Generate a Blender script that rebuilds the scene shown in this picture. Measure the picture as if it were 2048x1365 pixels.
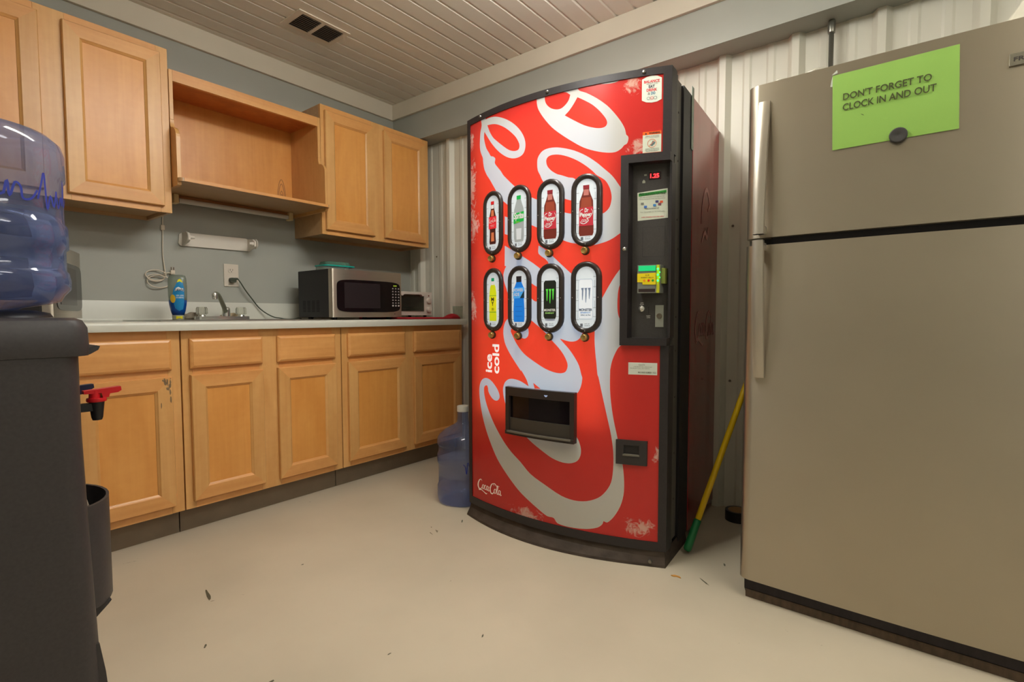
import bpy, bmesh, math, random
from mathutils import Vector, Matrix, geometry
import mathutils
random.seed(7)
sc = bpy.context.scene
for o in list(bpy.data.objects): bpy.data.objects.remove(o)
COL = sc.collection
PI = math.pi
R = math.radians

# ------------------------------------------------------------------ camera
cam_d = bpy.data.cameras.new('camera'); cam = bpy.data.objects.new('camera', cam_d); COL.objects.link(cam)
yaw, pitch, roll = R(51.713), R(-2.859), R(-0.1025)
F = Vector((math.sin(yaw)*math.cos(pitch), math.cos(yaw)*math.cos(pitch), math.sin(pitch)))
Rt = Vector((math.cos(yaw), -math.sin(yaw), 0)); Up = Rt.cross(F)
R2 = math.cos(roll)*Rt+math.sin(roll)*Up; U2 = -math.sin(roll)*Rt+math.cos(roll)*Up
M = Matrix((R2, U2, -F)).transposed().to_4x4(); M.translation = Vector((-2.5883, -3.0205, .937))
cam.matrix_world = M
cam_d.sensor_width = 36; cam_d.lens = 36*1026.1/2048; cam_d.clip_start = .02
sc.camera = cam

# ------------------------------------------------------------------ world, view, lights
w = bpy.data.worlds.new('world'); sc.world = w; w.use_nodes = True
w.node_tree.nodes['Background'].inputs[0].default_value = (1, .93, .8, 1)
w.node_tree.nodes['Background'].inputs[1].default_value = .3
sc.view_settings.view_transform = 'Standard'; sc.view_settings.look = 'None'
sc.view_settings.exposure = 0.06; sc.view_settings.gamma = 1; sc.view_settings.use_curve_mapping = False
sc.cycles.use_denoising = True
sc.cycles.max_bounces = 10; sc.cycles.diffuse_bounces = 5; sc.cycles.transmission_bounces = 10; sc.cycles.transparent_max_bounces = 12
sc.cycles.sample_clamp_indirect = 6
LAMP_NEAR, LAMP_FILL, BACKLIGHT = 28.0, 13.5, 1.15   # strengths of the ceiling fixtures and of the machine's light box
LAMP_COL = (1.0, .99, .945)

# ------------------------------------------------------------------ materials
MATS = {}
def s2l(c): return tuple((v/255/12.92 if v/255 <= .04045 else ((v/255+.055)/1.055)**2.4) for v in c)
def mat(name, rgb, rough=.5, metal=0, emit=None, estr=0, spec=.5, noise=None, bump=None, trans=0, ior=1.45, alpha=1, transl=0, coat=0, aniso=0, glow_rgb=None):
    """rgb in 0..255 sRGB; noise=(scale vec, amount, detail) darkens/lightens; bump=(scale vec, strength)"""
    if name in MATS: return MATS[name]
    m = bpy.data.materials.new(name); m.use_nodes = True; nt = m.node_tree; N = nt.nodes; L = nt.links
    b = N['Principled BSDF']; col = s2l(rgb)
    b.inputs['Base Color'].default_value = (*col, 1); b.inputs['Roughness'].default_value = rough
    b.inputs['Metallic'].default_value = metal; b.inputs['Specular IOR Level'].default_value = spec
    b.inputs['Transmission Weight'].default_value = trans; b.inputs['IOR'].default_value = ior
    b.inputs['Alpha'].default_value = alpha; b.inputs['Coat Weight'].default_value = coat
    b.inputs['Anisotropic'].default_value = aniso
    tc = N.new('ShaderNodeTexCoord')
    if emit is not None:
        b.inputs['Emission Color'].default_value = (*s2l(emit), 1); b.inputs['Emission Strength'].default_value = estr
    if noise:
        mp = N.new('ShaderNodeMapping'); mp.inputs['Scale'].default_value = noise[0]; L.new(tc.outputs['Object'], mp.inputs[0])
        nz = N.new('ShaderNodeTexNoise'); nz.inputs['Scale'].default_value = 1; nz.inputs['Detail'].default_value = noise[2] if len(noise) > 2 else 4
        L.new(mp.outputs[0], nz.inputs['Vector'])
        mr = N.new('ShaderNodeMapRange'); mr.inputs['From Min'].default_value = .25; mr.inputs['From Max'].default_value = .75
        mr.inputs['To Min'].default_value = 1-noise[1]; mr.inputs['To Max'].default_value = 1+noise[1]*.6
        L.new(nz.outputs[0], mr.inputs[0])
        mx = N.new('ShaderNodeVectorMath'); mx.operation = 'SCALE'; mx.inputs[0].default_value = col
        L.new(mr.outputs[0], mx.inputs['Scale']); L.new(mx.outputs[0], b.inputs['Base Color'])
    if bump:
        mp = N.new('ShaderNodeMapping'); mp.inputs['Scale'].default_value = bump[0]; L.new(tc.outputs['Object'], mp.inputs[0])
        nz = N.new('ShaderNodeTexNoise'); nz.inputs['Scale'].default_value = 1; nz.inputs['Detail'].default_value = 3
        L.new(mp.outputs[0], nz.inputs['Vector'])
        bp = N.new('ShaderNodeBump'); bp.inputs['Strength'].default_value = bump[1]; bp.inputs['Distance'].default_value = .002
        L.new(nz.outputs[0], bp.inputs['Height']); L.new(bp.outputs[0], b.inputs['Normal'])
    if aniso:
        b.inputs['Anisotropic'].default_value = aniso
        cx = N.new('ShaderNodeCombineXYZ'); cx.inputs[2].default_value = 1; L.new(cx.outputs[0], b.inputs['Tangent'])
    if transl:
        if glow_rgb: col = s2l(glow_rgb)
        out = N['Material Output']; mixs = N.new('ShaderNodeMixShader'); tr = N.new('ShaderNodeBsdfTranslucent')
        tr.inputs[0].default_value = (*col, 1); mixs.inputs[0].default_value = transl
        L.new(b.outputs[0], mixs.inputs[1]); L.new(tr.outputs[0], mixs.inputs[2]); L.new(mixs.outputs[0], out.inputs[0])
    MATS[name] = m; return m

def thin(name, tint, body, fac=.15, rough=.05, ior=1.45):
    """thin-walled clear plastic or glass: light passes straight through, tinted, with surface reflections and a little haze"""
    m = bpy.data.materials.new(name); m.use_nodes = True; nt = m.node_tree; N = nt.nodes; L = nt.links; N.remove(N['Principled BSDF'])
    tr = N.new('ShaderNodeBsdfTransparent'); tr.inputs[0].default_value = (*s2l(tint), 1)
    df = N.new('ShaderNodeBsdfDiffuse'); df.inputs[0].default_value = (*s2l(body), 1); tl = N.new('ShaderNodeBsdfTranslucent'); tl.inputs[0].default_value = (*s2l(body), 1)
    gl = N.new('ShaderNodeBsdfGlossy'); gl.inputs['Roughness'].default_value = rough
    a = N.new('ShaderNodeMixShader'); a.inputs[0].default_value = .5; L.new(df.outputs[0], a.inputs[1]); L.new(tl.outputs[0], a.inputs[2])
    b = N.new('ShaderNodeMixShader'); b.inputs[0].default_value = fac; L.new(tr.outputs[0], b.inputs[1]); L.new(a.outputs[0], b.inputs[2])
    lw = N.new('ShaderNodeLayerWeight'); pw_ = N.new('ShaderNodeMath'); pw_.operation = 'POWER'; L.new(lw.outputs['Facing'], pw_.inputs[0]); pw_.inputs[1].default_value = 3.5
    fr = N.new('ShaderNodeMath'); fr.operation = 'MULTIPLY_ADD'; L.new(pw_.outputs[0], fr.inputs[0]); fr.inputs[1].default_value = .5; fr.inputs[2].default_value = .045
    c = N.new('ShaderNodeMixShader'); L.new(fr.outputs[0], c.inputs[0]); L.new(b.outputs[0], c.inputs[1]); L.new(gl.outputs[0], c.inputs[2])
    L.new(c.outputs[0], N['Material Output'].inputs[0]); MATS[name] = m; return m

def wood(name, c1, c2, horiz=False, rough=.38, knots=0.0, axis='x'):
    m = bpy.data.materials.new(name); m.use_nodes = True; nt = m.node_tree; N = nt.nodes; L = nt.links
    b = N['Principled BSDF']; b.inputs['Roughness'].default_value = rough; b.inputs['Coat Weight'].default_value = .15; b.inputs['Coat Roughness'].default_value = .3
    tc = N.new('ShaderNodeTexCoord')
    oi = N.new('ShaderNodeObjectInfo')
    add = N.new('ShaderNodeVectorMath'); add.operation = 'ADD'
    sc_ = N.new('ShaderNodeVectorMath'); sc_.operation = 'SCALE'; sc_.inputs[0].default_value = (7, 3, 11); L.new(oi.outputs['Random'], sc_.inputs['Scale'])
    L.new(tc.outputs['Object'], add.inputs[0]); L.new(sc_.outputs[0], add.inputs[1])
    def nz(scale, det, dist):
        mp = N.new('ShaderNodeMapping'); mp.inputs['Scale'].default_value = scale; L.new(add.outputs[0], mp.inputs[0])
        n = N.new('ShaderNodeTexNoise'); n.inputs['Scale'].default_value = 1; n.inputs['Detail'].default_value = det; n.inputs['Distortion'].default_value = dist
        L.new(mp.outputs[0], n.inputs['Vector']); return n.outputs[0]
    g = nz((1.2, 60, 60) if horiz else (60, 60, 1.2), 5, .4)
    big = nz((2, 9, 9) if horiz else (9, 9, 2), 3, 1.2)
    mottle = nz((30, 30, 45) if not horiz else (45, 30, 30), 2, .3)
    a1 = N.new('ShaderNodeMath'); a1.operation = 'MULTIPLY_ADD'; L.new(big, a1.inputs[0]); a1.inputs[1].default_value = .55
    m2 = N.new('ShaderNodeMath'); m2.operation = 'MULTIPLY_ADD'; L.new(g, m2.inputs[0]); m2.inputs[1].default_value = .30
    m3 = N.new('ShaderNodeMath'); m3.operation = 'MULTIPLY'; L.new(mottle, m3.inputs[0]); m3.inputs[1].default_value = .15
    L.new(m3.outputs[0], m2.inputs[2]); L.new(m2.outputs[0], a1.inputs[2])
    rp = N.new('ShaderNodeValToRGB'); rp.color_ramp.elements[0].position = .33; rp.color_ramp.elements[1].position = .66
    rp.color_ramp.elements[0].color = (*s2l(c2), 1); rp.color_ramp.elements[1].color = (*s2l(c1), 1)
    L.new(a1.outputs[0], rp.inputs[0]); L.new(rp.outputs[0], b.inputs['Base Color'])
    MATS[name] = m; return m

# ------------------------------------------------------------------ builders
ROOT = {}
def thing(name, label, cat, loc=(0, 0, 0), rotz=0, group=None):
    o = bpy.data.objects.new(name, None); COL.objects.link(o); o.empty_display_size = .05
    o.location = loc; o.rotation_euler = (0, 0, rotz); o['label'] = label; o['category'] = cat
    if group: o['group'] = group
    ROOT[o.name] = Vector(loc) if rotz == 0 else None
    return o
def rootof(o):
    while o.parent: o = o.parent
    return o
def link(name, me, mats, parent=None, smooth=False, label=None, kind=None, local=False):
    for m in (mats if isinstance(mats, (list, tuple)) else [mats]): me.materials.append(m)
    if smooth:
        me.shade_smooth()
    o = bpy.data.objects.new(name, me); COL.objects.link(o)
    if parent:
        o.parent = parent
        r = ROOT.get(rootof(parent).name)
        if r is not None and not local: me.transform(Matrix.Translation(-r))
    if label: o['label'] = label
    if kind: o['kind'] = kind
    return o
def obj(name, bm, mats, parent=None, smooth=False, label=None, kind=None, local=False, auto=None):
    me = bpy.data.meshes.new(name); bmesh.ops.recalc_face_normals(bm, faces=bm.faces)
    bm.to_mesh(me); bm.free()
    o = link(name, me, mats, parent, smooth, label, kind, local)
    if auto is not None:
        me.shade_smooth()
        try: me.set_sharp_from_angle(angle=R(auto))
        except Exception: pass
    return o
def solo(o, label, cat, group=None):
    o['label'] = label; o['category'] = cat
    if group: o['group'] = group
    return o
def struct(name, bm, mats, parent=None, **k):
    return obj(name, bm, mats, parent, kind='structure', **k)
def box(bm, x0, x1, y0, y1, z0, z1, bev=0, seg=2, mi=0):
    if x0 > x1: x0, x1 = x1, x0
    if y0 > y1: y0, y1 = y1, y0
    if z0 > z1: z0, z1 = z1, z0
    v = [bm.verts.new(p) for p in ((x0, y0, z0), (x1, y0, z0), (x1, y1, z0), (x0, y1, z0), (x0, y0, z1), (x1, y0, z1), (x1, y1, z1), (x0, y1, z1))]
    fs = [bm.faces.new([v[i] for i in q]) for q in ((3, 2, 1, 0), (4, 5, 6, 7), (0, 1, 5, 4), (1, 2, 6, 5), (2, 3, 7, 6), (3, 0, 4, 7))]
    for f in fs: f.material_index = mi
    if bev:
        es = list({e for f in fs for e in f.edges})
        r = bmesh.ops.bevel(bm, geom=es, offset=bev, segments=seg, affect='EDGES', profile=.5)
        for f in r['faces']: f.material_index = mi
    return fs
def B(*a, **k):
    bm = bmesh.new(); box(bm, *a, **k); return bm
def prism(bm, pts, f, mi=0, caps=True):
    """pts: list of 2D; f(p, k) -> 3D for k=0,1"""
    a = [bm.verts.new(f(p, 0)) for p in pts]; b = [bm.verts.new(f(p, 1)) for p in pts]; n = len(pts)
    fs = []
    for i in range(n): fs.append(bm.faces.new((a[i], a[(i+1) % n], b[(i+1) % n], b[i])))
    if caps: fs.append(bm.faces.new(a)); fs.append(bm.faces.new(b[::-1]))
    for q in fs: q.material_index = mi
def lathe(bm, prof, c=(0, 0, 0), seg=32, axis='z', mi=0, caps=True):
    rings = []
    for r, h in prof:
        ring = []
        for i in range(seg):
            a = 2*PI*i/seg; p = (r*math.cos(a), r*math.sin(a), h)
            if axis == 'x': p = (p[2], p[0], p[1])
            if axis == 'y': p = (p[0], p[2], p[1])
            ring.append(bm.verts.new((p[0]+c[0], p[1]+c[1], p[2]+c[2])))
        rings.append(ring)
    for a, b in zip(rings, rings[1:]):
        for i in range(seg):
            f = bm.faces.new((a[i], a[(i+1) % seg], b[(i+1) % seg], b[i])); f.material_index = mi
    if caps:
        for ring in (rings[0][::-1], rings[-1]):
            f = bm.faces.new(ring); f.material_index = mi
def tube(bm, pts, r, seg=10, mi=0, caps=True):
    pts = [Vector(p) for p in pts]; rings = []; n = len(pts); prev = None
    for i, p in enumerate(pts):
        d = ((pts[min(i+1, n-1)]-pts[max(i-1, 0)])).normalized()
        if prev is None:
            a = d.orthogonal().normalized()
        else:
            a = (prev-d*prev.dot(d)).normalized()
        prev = a; b = d.cross(a); rr = r[i] if isinstance(r, (list, tuple)) else r
        rings.append([bm.verts.new(p+(a*math.cos(t)+b*math.sin(t))*rr) for t in [2*PI*k/seg for k in range(seg)]])
    for a, b in zip(rings, rings[1:]):
        for k in range(seg):
            f = bm.faces.new((a[k], a[(k+1) % seg], b[(k+1) % seg], b[k])); f.material_index = mi
    if caps:
        bm.faces.new(rings[0][::-1]).material_index = mi; bm.faces.new(rings[-1]).material_index = mi
def smoothpath(pts, n=8):
    """Catmull-Rom through the points"""
    P = [Vector(p) for p in pts]; P = [2*P[0]-P[1]]+P+[2*P[-1]-P[-2]]; out = []
    for i in range(1, len(P)-2):
        for k in range(n):
            t = k/n; a, b, c, d = P[i-1:i+3]
            out.append(.5*((2*b)+(c-a)*t+(2*a-5*b+4*c-d)*t*t+(3*b-a-3*c+d)*t**3))
    out.append(P[-2]); return out
def rrect(w, h, r, n=5):
    out = []
    for cx, cy, a0 in ((w/2-r, h/2-r, 0), (-w/2+r, h/2-r, PI/2), (-w/2+r, -h/2+r, PI), (w/2-r, -h/2+r, 3*PI/2)):
        for k in range(n+1):
            a = a0+PI/2*k/n; out.append((cx+r*math.cos(a), cy+r*math.sin(a)))
    return out
def textgeo(s, size=1.0, bold=0.0, align='CENTER', spacing=1.0, shear=0.0):
    """returns flat verts, faces of a text laid out in the XY plane, cap height = size"""
    c = bpy.data.curves.new('t', 'FONT'); c.body = s; c.size = size/.73; c.align_x = align; c.offset = bold; c.space_character = spacing
    c.shear = shear; c.resolution_u = 3; c.fill_mode = 'FRONT'; c.dimensions = '2D'
    o = bpy.data.objects.new('t', c); COL.objects.link(o); bpy.context.view_layer.update()
    me = o.evaluated_get(bpy.context.evaluated_depsgraph_get()).to_mesh()
    vs = [(v.co.x, v.co.y) for v in me.vertices]; fs = [tuple(p.vertices) for p in me.polygons]
    o.to_mesh_clear(); bpy.data.objects.remove(o); bpy.data.curves.remove(c)
    return vs, fs
def addgeo(bm, vs, fs, f, mi=0):
    V = [bm.verts.new(f(x, y)) for x, y in vs]
    for q in fs:
        try: bm.faces.new([V[i] for i in q]).material_index = mi
        except ValueError: pass
def fit_text(s, x0, x1, y0, y1, bold=0, spacing=1.0, shear=0):
    """text stretched into a rectangle"""
    vs, fs = textgeo(s, 1.0, bold, 'LEFT', spacing, shear)
    if not vs: return [], []
    a = min(v[0] for v in vs); b = max(v[0] for v in vs); c = min(v[1] for v in vs); d = max(v[1] for v in vs)
    return [(x0+(x-a)/(b-a)*(x1-x0), y0+(y-c)/(d-c)*(y1-y0)) for x, y in vs], fs
def ribbon(pts, wd, n=6):
    """variable width stroke; returns verts, faces"""
    P = smoothpath([(p[0], p[1], 0) for p in pts], n); m = len(P); vs = []; fs = []
    for i, p in enumerate(P):
        d = (P[min(i+1, m-1)]-P[max(i-1, 0)]).normalized(); nrm = Vector((-d.y, d.x, 0))
        t = i/(m-1)*(len(wd)-1); k = min(int(t), len(wd)-2) if len(wd) > 1 else 0
        ww = wd[0] if len(wd) == 1 else wd[k]*(1-(t-k))+wd[k+1]*(t-k)
        vs += [(p.x+nrm.x*ww/2, p.y+nrm.y*ww/2), (p.x-nrm.x*ww/2, p.y-nrm.y*ww/2)]
        if i: fs.append((2*i-2, 2*i-1, 2*i+1, 2*i))
    return vs, fs
def ell(cx, cy, rx, ry, n=24, a0=0, a1=2*PI):
    return [(cx+rx*math.cos(a0+(a1-a0)*i/n), cy+ry*math.sin(a0+(a1-a0)*i/n)) for i in range(n+1)]
def script_logo():
    """flowing two-word script, drawn with pen strokes in a box 0..3 x -0.2..1"""
    st = [
        ([(.62, .86), (.50, .97), (.28, .85), (.10, .50), (.10, .18), (.28, .0), (.50, .10), (.62, .30)], [.03, .07, .12, .15, .13, .08, .03]),
        ([(.16, .05), (.20, -.12), (.50, -.02), (.80, -.10), (1.15, -.22), (1.30, -.16)], [.03, .05, .09, .06, .10, .02]),
        ([(.76, .55), (.66, .38), (.68, .18), (.78, .13), (.88, .30), (.88, .48), (.77, .55)], [.06, .09, .09, .05, .08, .05]),
        ([(1.14, .52), (1.06, .56), (.96, .40), (.96, .20), (1.05, .13), (1.18, .24)], [.04, .08, .09, .08, .03]),
        ([(1.40, .52), (1.30, .55), (1.22, .40), (1.22, .20), (1.30, .14), (1.40, .30), (1.44, .54), (1.42, .20), (1.50, .13), (1.58, .25)], [.05, .08, .09, .05, .08, .08, .03]),
        ([(1.56, .50), (1.68, .52)], [.06, .06]),
        ([(2.16, .80), (2.06, .97), (1.86, .86), (1.68, .45), (1.72, .10), (1.90, .0), (2.06, .12), (2.14, .30)], [.03, .06, .11, .14, .12, .08, .03]),
        ([(2.00, .98), (2.24, 1.02), (2.50, .84), (2.80, .92)], [.03, .08, .06, .02]),
        ([(2.26, .55), (2.16, .38), (2.18, .18), (2.28, .13), (2.38, .30), (2.38, .48), (2.27, .55)], [.06, .09, .09, .05, .08, .05]),
        ([(2.44, .30), (2.60, .62), (2.62, .90), (2.54, .88), (2.48, .50), (2.50, .18), (2.58, .13), (2.66, .25)], [.03, .05, .05, .09, .10, .07, .03]),
        ([(2.86, .52), (2.76, .55), (2.68, .40), (2.68, .20), (2.76, .14), (2.86, .30), (2.90, .54), (2.88, .20), (2.96, .13), (3.02, .22)], [.05, .08, .09, .05, .08, .08, .03])]
    vs = []; fs = []
    for p, wd in st:
        v, f = ribbon(p, wd); k = len(vs); vs += v; fs += [tuple(i+k for i in q) for q in f]
    return vs, fs
def fitgeo(g, x0, x1, y0, y1, rot=False):
    vs, fs = g; a = min(v[0] for v in vs); b = max(v[0] for v in vs); c = min(v[1] for v in vs); d = max(v[1] for v in vs)
    return [(x0+(x-a)/(b-a)*(x1-x0), y0+(y-c)/(d-c)*(y1-y0)) for x, y in vs], fs

# ================================================================== SETTING
paint = mat('gray_green_paint', (166, 167, 157), .55, noise=((3, 3, 3), .05, 3), bump=((180, 180, 180), .08))
white_metal = mat('white_painted_metal', (216, 212, 196), .38, noise=((5, 5, 2), .05, 3))
ceil_m = mat('ceiling_sheet_paint', (228, 222, 208), .42, noise=((4, 4, 4), .05, 3))
trim_m = mat('cream_trim_paint', (212, 203, 184), .4, noise=((6, 6, 6), .03, 2))
black_void = mat('black_plastic', (26, 24, 25), .45)

def floor_material():
    m = bpy.data.materials.new('painted_concrete'); m.use_nodes = True; nt = m.node_tree; N = nt.nodes; L = nt.links; b = N['Principled BSDF']
    tc = N.new('ShaderNodeTexCoord')
    def nz(s, d=4, dist=0):
        n = N.new('ShaderNodeTexNoise'); n.inputs['Scale'].default_value = s; n.inputs['Detail'].default_value = d; n.inputs['Distortion'].default_value = dist
        L.new(tc.outputs['Object'], n.inputs['Vector']); return n.outputs[0]
    rp = N.new('ShaderNodeValToRGB'); rp.color_ramp.elements[0].position = .35; rp.color_ramp.elements[1].position = .65
    rp.color_ramp.elements[0].color = (*s2l((187, 176, 154)), 1); rp.color_ramp.elements[1].color = (*s2l((200, 188, 165)), 1)
    L.new(nz(1.6, 5), rp.inputs[0])
    sp = N.new('ShaderNodeValToRGB'); sp.color_ramp.elements[0].position = .735; sp.color_ramp.elements[1].position = .765
    L.new(nz(13, 6, 1.5), sp.inputs[0])
    mx = N.new('ShaderNodeMix'); mx.data_type = 'RGBA'; L.new(sp.outputs[0], mx.inputs['Factor'])
    L.new(rp.outputs[0], mx.inputs[6]); mx.inputs[7].default_value = (*s2l((120, 108, 86)), 1)
    L.new(mx.outputs[2], b.inputs['Base Color'])
    b.inputs['Roughness'].default_value = .5; b.inputs['Specular IOR Level'].default_value = .35
    bp = N.new('ShaderNodeBump'); bp.inputs['Strength'].default_value = .12; bp.inputs['Distance'].default_value = .004
    L.new(nz(22, 4), bp.inputs['Height']); L.new(bp.outputs[0], b.inputs['Normal'])
    return m
floor_m = floor_material()
XL, YF = -2.80, -6.0
fl = struct('floor', B(XL-.1, .1, YF-.1, .1, -.1, 0), floor_m)
# a few scuffs in the paint
def blob_mesh(cx, cy, rx, ry, rot, seed, z=.0006, n=14):
    rr = random.Random(seed); bm = bmesh.new(); vs = []
    for i in range(n):
        a = 2*PI*i/n; k = rr.uniform(.6, 1.1); x = rx*math.cos(a)*k; y = ry*math.sin(a)*k
        vs.append(bm.verts.new((cx+x*math.cos(rot)-y*math.sin(rot), cy+x*math.sin(rot)+y*math.cos(rot), z)))
    bm.faces.new(vs); return bm
scuff_m = mat('dark_scuff', (88, 84, 66), .6)
for i, (x, y, a, b_, r_) in enumerate([(-1.905, -1.18, .045, .006, 1.35), (-1.596, -1.23, .006, .004, 0), (-2.12, -1.62, .02, .007, .9), (-1.98, -1.75, .016, .005, .2), (-2.02, -1.46, .012, .004, 1),
                                       (-.79, -2.46, .03, .003, .9), (-.62, -2.48, .012, .004, .4), (-1.72, -1.9, .008, .003, 0), (-1.5, -2.05, .009, .003, .5), (-.93, -1.42, .02, .004, .7)]):
    obj('paint_scuff', blob_mesh(x, y, a, b_, r_, i), scuff_m, fl)
struct('wall_back', B(XL-.1, .1, 0, .1, 0, 2.6), paint)
struct('wall_left', B(XL-.1, XL, YF-.1, .1, 0, 2.6), paint)
struct('wall_front', B(XL-.1, .1, YF-.1, YF, 0, 2.6), paint)
# corrugated wall sheet
def corrugated():
    bm = bmesh.new(); pts = []
    y = .04; k0 = 9
    centres = [-2.2665+.3048*k for k in range(-13, 9)]
    prof = []
    for c in sorted(centres, reverse=True):
        prof += [(c+.034, 0), (c+.014, -.030), (c-.014, -.030), (c-.034, 0)]
        for d in (.102, .203):
            m_ = c-d; prof += [(m_+.020, 0), (m_+.011, -.005), (m_-.011, -.005), (m_-.020, 0)]
    prof = [p for p in prof if -6.02 < p[0] < .05]
    prof = [(prof[0][0]+.01, 0)]+prof+[(-6.05, 0)]
    prism(bm, [(p[0], p[1]) for p in prof]+[(-6.05, .03), (prof[0][0], .03)], lambda p, k: (p[1], p[0], 2.165*k))
    return bm
wr = struct('wall_right', corrugated(), white_metal)
screw_m = mat('screw_head', (120, 108, 92), .4, metal=.6)
for c in (-.344, -2.37, -2.675, -2.98):
    for z in (1.36, .62):
        bm = bmesh.new(); lathe(bm, [(.006, 0), (.006, .003), (.003, .006)], (0, 0, 0), 8, 'x'); bmesh.ops.scale(bm, vec=(-1, 1, 1), verts=bm.verts)
        bmesh.ops.translate(bm, vec=(-.0055, c+.05, z), verts=bm.verts); obj('screw', bm, screw_m, wr)
# boxed beam above the corrugated sheet, cream trims, ceiling sheets
struct('trim_3', B(-.147, .1, YF, 0, 2.158, 2.6), paint)
struct('trim_1', B(XL, -.167, -.02, 0, 2.338, 2.444, .002), trim_m)
struct('trim_2', B(-.167, -.147, YF, 0, 2.338, 2.444, .002), trim_m)
def ceiling():
    bm = bmesh.new(); prof = [(.1, 2.444)]; y = -.06
    while y > YF-.05:
        prof += [(y+.009, 2.444), (y+.005, 2.452), (y-.005, 2.452), (y-.009, 2.444)]
        y -= .1015
    prof += [(YF-.1, 2.444), (YF-.1, 2.6), (.1, 2.6)]
    prism(bm, prof, lambda p, k: (XL-.05+(2.75)*k, p[0], p[1])); return bm
struct('ceiling', ceiling(), ceil_m)

# ceiling lamps outside the frame; the rear ones are added as fill light
lamp_house = mat('lamp_housing', (225, 222, 212), .4)
def ceiling_lamp(x, y, along, strength, label):
    t = thing('ceiling_lamp', label, 'lamp', (x, y, 2.444), 0, 'ceiling lamps')
    a, b_ = (.61, .11) if along == 'x' else (.11, .61)
    obj('housing', B(x-a, x+a, y-.05, y+.05, 2.342, 2.444, .004), lamp_house, t)
    m = mat('lamp_light_%g' % strength, (255, 255, 255), .5, emit=(255, 255, 255), estr=strength)
    m.node_tree.nodes['Principled BSDF'].inputs['Emission Color'].default_value = (*LAMP_COL, 1)
    obj('diffuser', B(x-a+.012, x+a-.012, y-b_+.012, y+b_-.012, 2.27, 2.341, .012), m, t)
ceiling_lamp(-1.32, -2.0, 'x', LAMP_NEAR, 'long fluorescent ceiling lamp over the middle of the room')
ceiling_lamp(-1.55, -3.7, 'x', LAMP_FILL, 'unseen ceiling lamp added as fill light behind the photographer')
ceiling_lamp(-1.55, -5.2, 'x', LAMP_FILL, 'unseen ceiling lamp added as fill light nearest the rear wall')

# ceiling vent
vent_m = mat('vent_paint', (222, 212, 194), .42); dark_m = mat('dark_opening', (62, 54, 46), .7)
t = thing('ceiling_vent', 'cream ceiling air vent with two dark louvred openings', 'vent', (-1.05, -.5, 2.444))
bm = bmesh.new(); X0, X1, Y0, Y1 = -1.196, -.908, -.596, -.408
for (a, b_, c, d) in ((X0, X1, Y0, -.573), (X0, X1, -.432, Y1), (X0, -1.165, -.573, -.432), (-1.061, -1.040, -.573, -.432), (-.934, X1, -.573, -.432)): box(bm, a, b_, c, d, 2.4395, 2.4445)
obj('frame', bm, vent_m, t)
for a, b_ in ((-1.165, -1.061), (-1.040, -.934)):
    op = obj('backing', B(a, b_, -.573, -.432, 2.4425, 2.4445), dark_m, t)
    for i in range(9):
        y = -.566+i*.0160; bm = bmesh.new(); box(bm, a, b_, y-.0035, y+.0035, 2.4375, 2.4388); bmesh.ops.rotate(bm, cent=(0, y, 2.437), matrix=Matrix.Rotation(R(35), 3, 'X'), verts=bm.verts)
        obj('slat', bm, mat('louvre', (92, 82, 70), .5), op)

# conduit on the corrugated wall
t = thing('conduit_pipe', 'thin grey metal conduit pipe running down the corrugated wall behind the refrigerator', 'pipe', (-.045, -2.706, 1.0))
bm = bmesh.new(); tube(bm, [(-.045, -2.706, .9), (-.045, -2.706, 2.157)], .0095, 12); obj('pipe', bm, mat('galvanised', (150, 148, 138), .3, metal=.8), t, smooth=True)
bm = bmesh.new(); lathe(bm, [(.013, 2.105), (.014, 2.11), (.014, 2.15), (.012, 2.157)], (-.045, -2.706, 0), 12); obj('connector', bm, MATS['galvanised'], t, smooth=True)

# ================================================================== CABINETS
W1_ = wood('maple_stile', (218, 168, 104), (200, 146, 82)); W1h = wood('maple_rail', (222, 164, 98), (202, 140, 76), True)
W2_ = wood('maple_panel', (222, 158, 82), (206, 138, 64)); Wi = wood('maple_interior_shaded', (198, 120, 62), (170, 92, 42)); Wb = wood('maple_underside', (196, 158, 112), (176, 138, 96), True)  # interior tone is darkened to stand for the shadow inside the open shelf
kick_m = mat('taupe_vinyl', (128, 114, 94), .6, noise=((12, 12, 12), .12, 4))
def ringed(bm, rings, closed=False, mats=(0, 1)):
    """rings of 4 corner verts (x0,x1,z0,z1,y); vertical sides get mats[0], top/bottom mats[1]"""
    V = [[bm.verts.new(p) for p in ((x0, y, z0), (x1, y, z0), (x1, y, z1), (x0, y, z1))] for x0, x1, z0, z1, y in rings]
    for a, b_ in zip(V, V[1:]):
        for i in range(4):
            f = bm.faces.new((a[i], a[(i+1) % 4], b_[(i+1) % 4], b_[i])); f.material_index = mats[1] if i in (0, 2) else mats[0]
    return V
def door(parent, x0, x1, z0, z1, yb, name='door', fw=.054, label=None):
    bm = bmesh.new(); yf = yb-.019; i = fw
    V = ringed(bm, [(x0, x1, z0, z1, yb), (x0, x1, z0, z1, yf+.004), (x0+.003, x1-.003, z0+.003, z1-.003, yf), (x0+i, x1-i, z0+i, z1-i, yf),
                    (x0+i+.004, x1-i-.004, z0+i+.004, z1-i-.004, yf+.004), (x0+i+.009, x1-i-.009, z0+i+.009, z1-i-.009, yf+.0075), (x0+i+.011, x1-i-.011, z0+i+.011, z1-i-.011, yf+.0115)])
    bm.faces.new(V[0])
    d = obj(name, bm, [W1_, W1h], parent, label=label)
    obj('door_panel', B(x0+i+.0095, x1-i-.0095, z0+i+.0095, z1-i-.0095, 0, 0, 0) if 0 else B(x0+i+.010, x1-i-.010, yf+.010, yf+.0145, z0+i+.010, z1-i-.010), W2_, d)
    return d
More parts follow.
